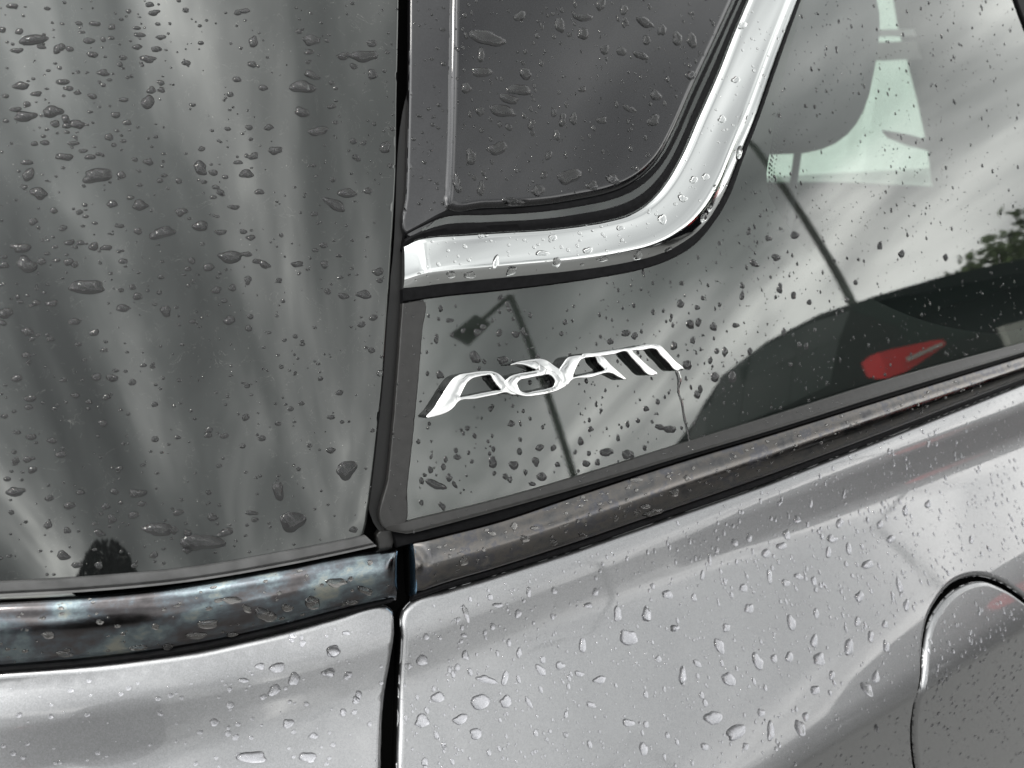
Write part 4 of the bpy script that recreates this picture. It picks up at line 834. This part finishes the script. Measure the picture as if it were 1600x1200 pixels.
scatter('filler_flap', [(1450, 1000), (1500, 930), (1545, 915), (1600, 950), (1600, 1200), (1440, 1200)], 340, .5, 2.0, 1.6, elong=2.4, tall=True)
scatter('tailgate_panel', [(330, 1020), (600, 960), (592, 1200), (330, 1200)], 90, .4, 2.0, 2.2, hk=.26)
scatter('tailgate_panel', [(0, 1060), (330, 1030), (330, 1200), (0, 1200)], 60, .3, 1.4, 2.2, hk=.24)
scatter('tailgate_trim', [(0, 945), (600, 870), (605, 930), (300, 1005), (0, 1035)], 90, .4, 1.8, 2.0, elong=1.8)
scatter('waist_trim', [(655, 850), (1600, 560), (1600, 585), (1100, 765), (655, 915)], 240, .4, 1.7, 1.8, elong=1.8)
scatter('window_ledge', [(640, 822), (1600, 536), (1600, 546), (640, 832)], 50, .3, 1.0, 1.5)
scatter('chrome_trim', [(640, 375), (950, 350), (1040, 300), (1170, 0), (1240, 0), (1120, 320), (1000, 405), (640, 448)], 230, .4, 1.5, 1.8, elong=1.6)

# the same rain goes on past the edges of the photograph
scatter('tailgate_glass', [(-380, -120), (-5, -120), (-5, 900), (-380, 930)], 330, .5, 2.2, 2.1, elong=1.7, mergep=.3)
scatter('tailgate_trim', [(-380, 970), (-5, 950), (-5, 1030), (-380, 1050)], 40, .4, 1.8, 2.0)
scatter('tailgate_panel', [(-380, 1075), (590, 1210), (590, 1400), (-380, 1400)], 120, .4, 1.8, 2.2, hk=.26)
scatter('quarter_panel', [(630, 1210), (1240, 1210), (1400, 1420), (630, 1420)], 160, .4, 2.0, 2.2, tall=True, hk=.3)
scatter('quarter_panel', [(1610, 600), (1900, 500), (1900, 1100), (1720, 1000), (1610, 920)], 260, .5, 1.8, 1.8, elong=2.2, tall=True, hk=.3)
def drop_mesh(items):
    V = []; Fs = []; mi = []; ms = [M['water']]; nm = {}
    for (_, surf, v, f, C, p, _w) in items:
        w_ = WET[surf]
        if w_ not in nm: nm[w_] = len(ms); ms.append(M[w_])
        b0 = sum(len(a) for a in V); V.append(v); Fs += [[b0 + a for a in q] for q in f]; mi += [0] * (len(f) - 1) + [nm[w_]]
    return V, Fs, mi, ms
big_ids = {i: lb for i, lb in BIGD}
order = sorted(range(len(DROPS)), key=lambda i: -(1e3 if i in big_ids else DROPS[i][0] - (1e3 if not (-5 < DROPS[i][5][0] < 1605 and -5 < DROPS[i][5][1] < 1205) else 0)))
span = {}
for i in order[:300]: span.setdefault(DROPS[i][1], []).append(DROPS[i][5])
span = {k: (np.min(v, 0), np.max(v, 0)) for k, v in span.items()}
HW = ('far left', 'left', 'middle', 'right', 'far right'); VW = ('top', 'upper', 'central', 'lower', 'bottom')
for rank, i in enumerate(order[:300]):
    siz, surf, v, f, C, p, wd_ = DROPS[i]
    o = link_mesh('raindrop', v - C, f, [M['water'], M[WET[surf]]], org=(0, 0, 0), mi=[0] * (len(f) - 1) + [1]); o.location = C
    if i in big_ids: tag(o, big_ids[i], 'raindrop', 'raindrops on the wet car')
    else:
        lo, hi = span[surf]; q = np.clip((p - lo) / np.maximum(hi - lo, 1) * 5, 0, 4.99).astype(int)
        size = 'large' if siz * F_PX > 9 else 'medium' if siz * F_PX > 6.5 else 'small'
        tag(o, '%s %s raindrop, %s %s of %s' % (size, wd_, VW[q[1]], HW[q[0]], NICE[surf]), 'raindrop', 'raindrops on the wet car')
same = {}
for o in COL.objects:
    if o.get('category') == 'raindrop': same.setdefault(o['label'], []).append(o)
ORD = ('first', 'second', 'third', 'fourth', 'fifth', 'sixth', 'seventh', 'eighth'); NUM = {2: 'two', 3: 'three', 4: 'four', 5: 'five', 6: 'six', 7: 'seven', 8: 'eight'}
for lb, os_ in same.items():
    if 1 < len(os_) <= 8:
        os_.sort(key=lambda o: proj(np.array(o.location)[None])[0][0])
        for k, o in enumerate(os_): o['label'] = lb.replace(' raindrop,', ' raindrop, %s from left of %s,' % (ORD[k], NUM[len(os_)]))
rest = [DROPS[i] for i in order[300:]]
V = []; Fs = []; mi = []; ms = [M['water']]; nm = {}; b0 = 0
for (_, surf, v, f, C, p, _w) in rest:
    w_ = WET[surf]
    if w_ not in nm: nm[w_] = len(ms); ms.append(M[w_])
    V.append(v); Fs += [[b0 + a for a in q] for q in f]; mi += [0] * (len(f) - 1) + [nm[w_]]; b0 += len(v)
tag(link_mesh('fine_raindrops', np.vstack(V), Fs, ms, org=(0, 0, 0), mi=mi), 'countless fine raindrops spread over glass, paint and trim', 'raindrops', None, 'stuff')
print('drops', len(DROPS), 'hand', N_HAND)
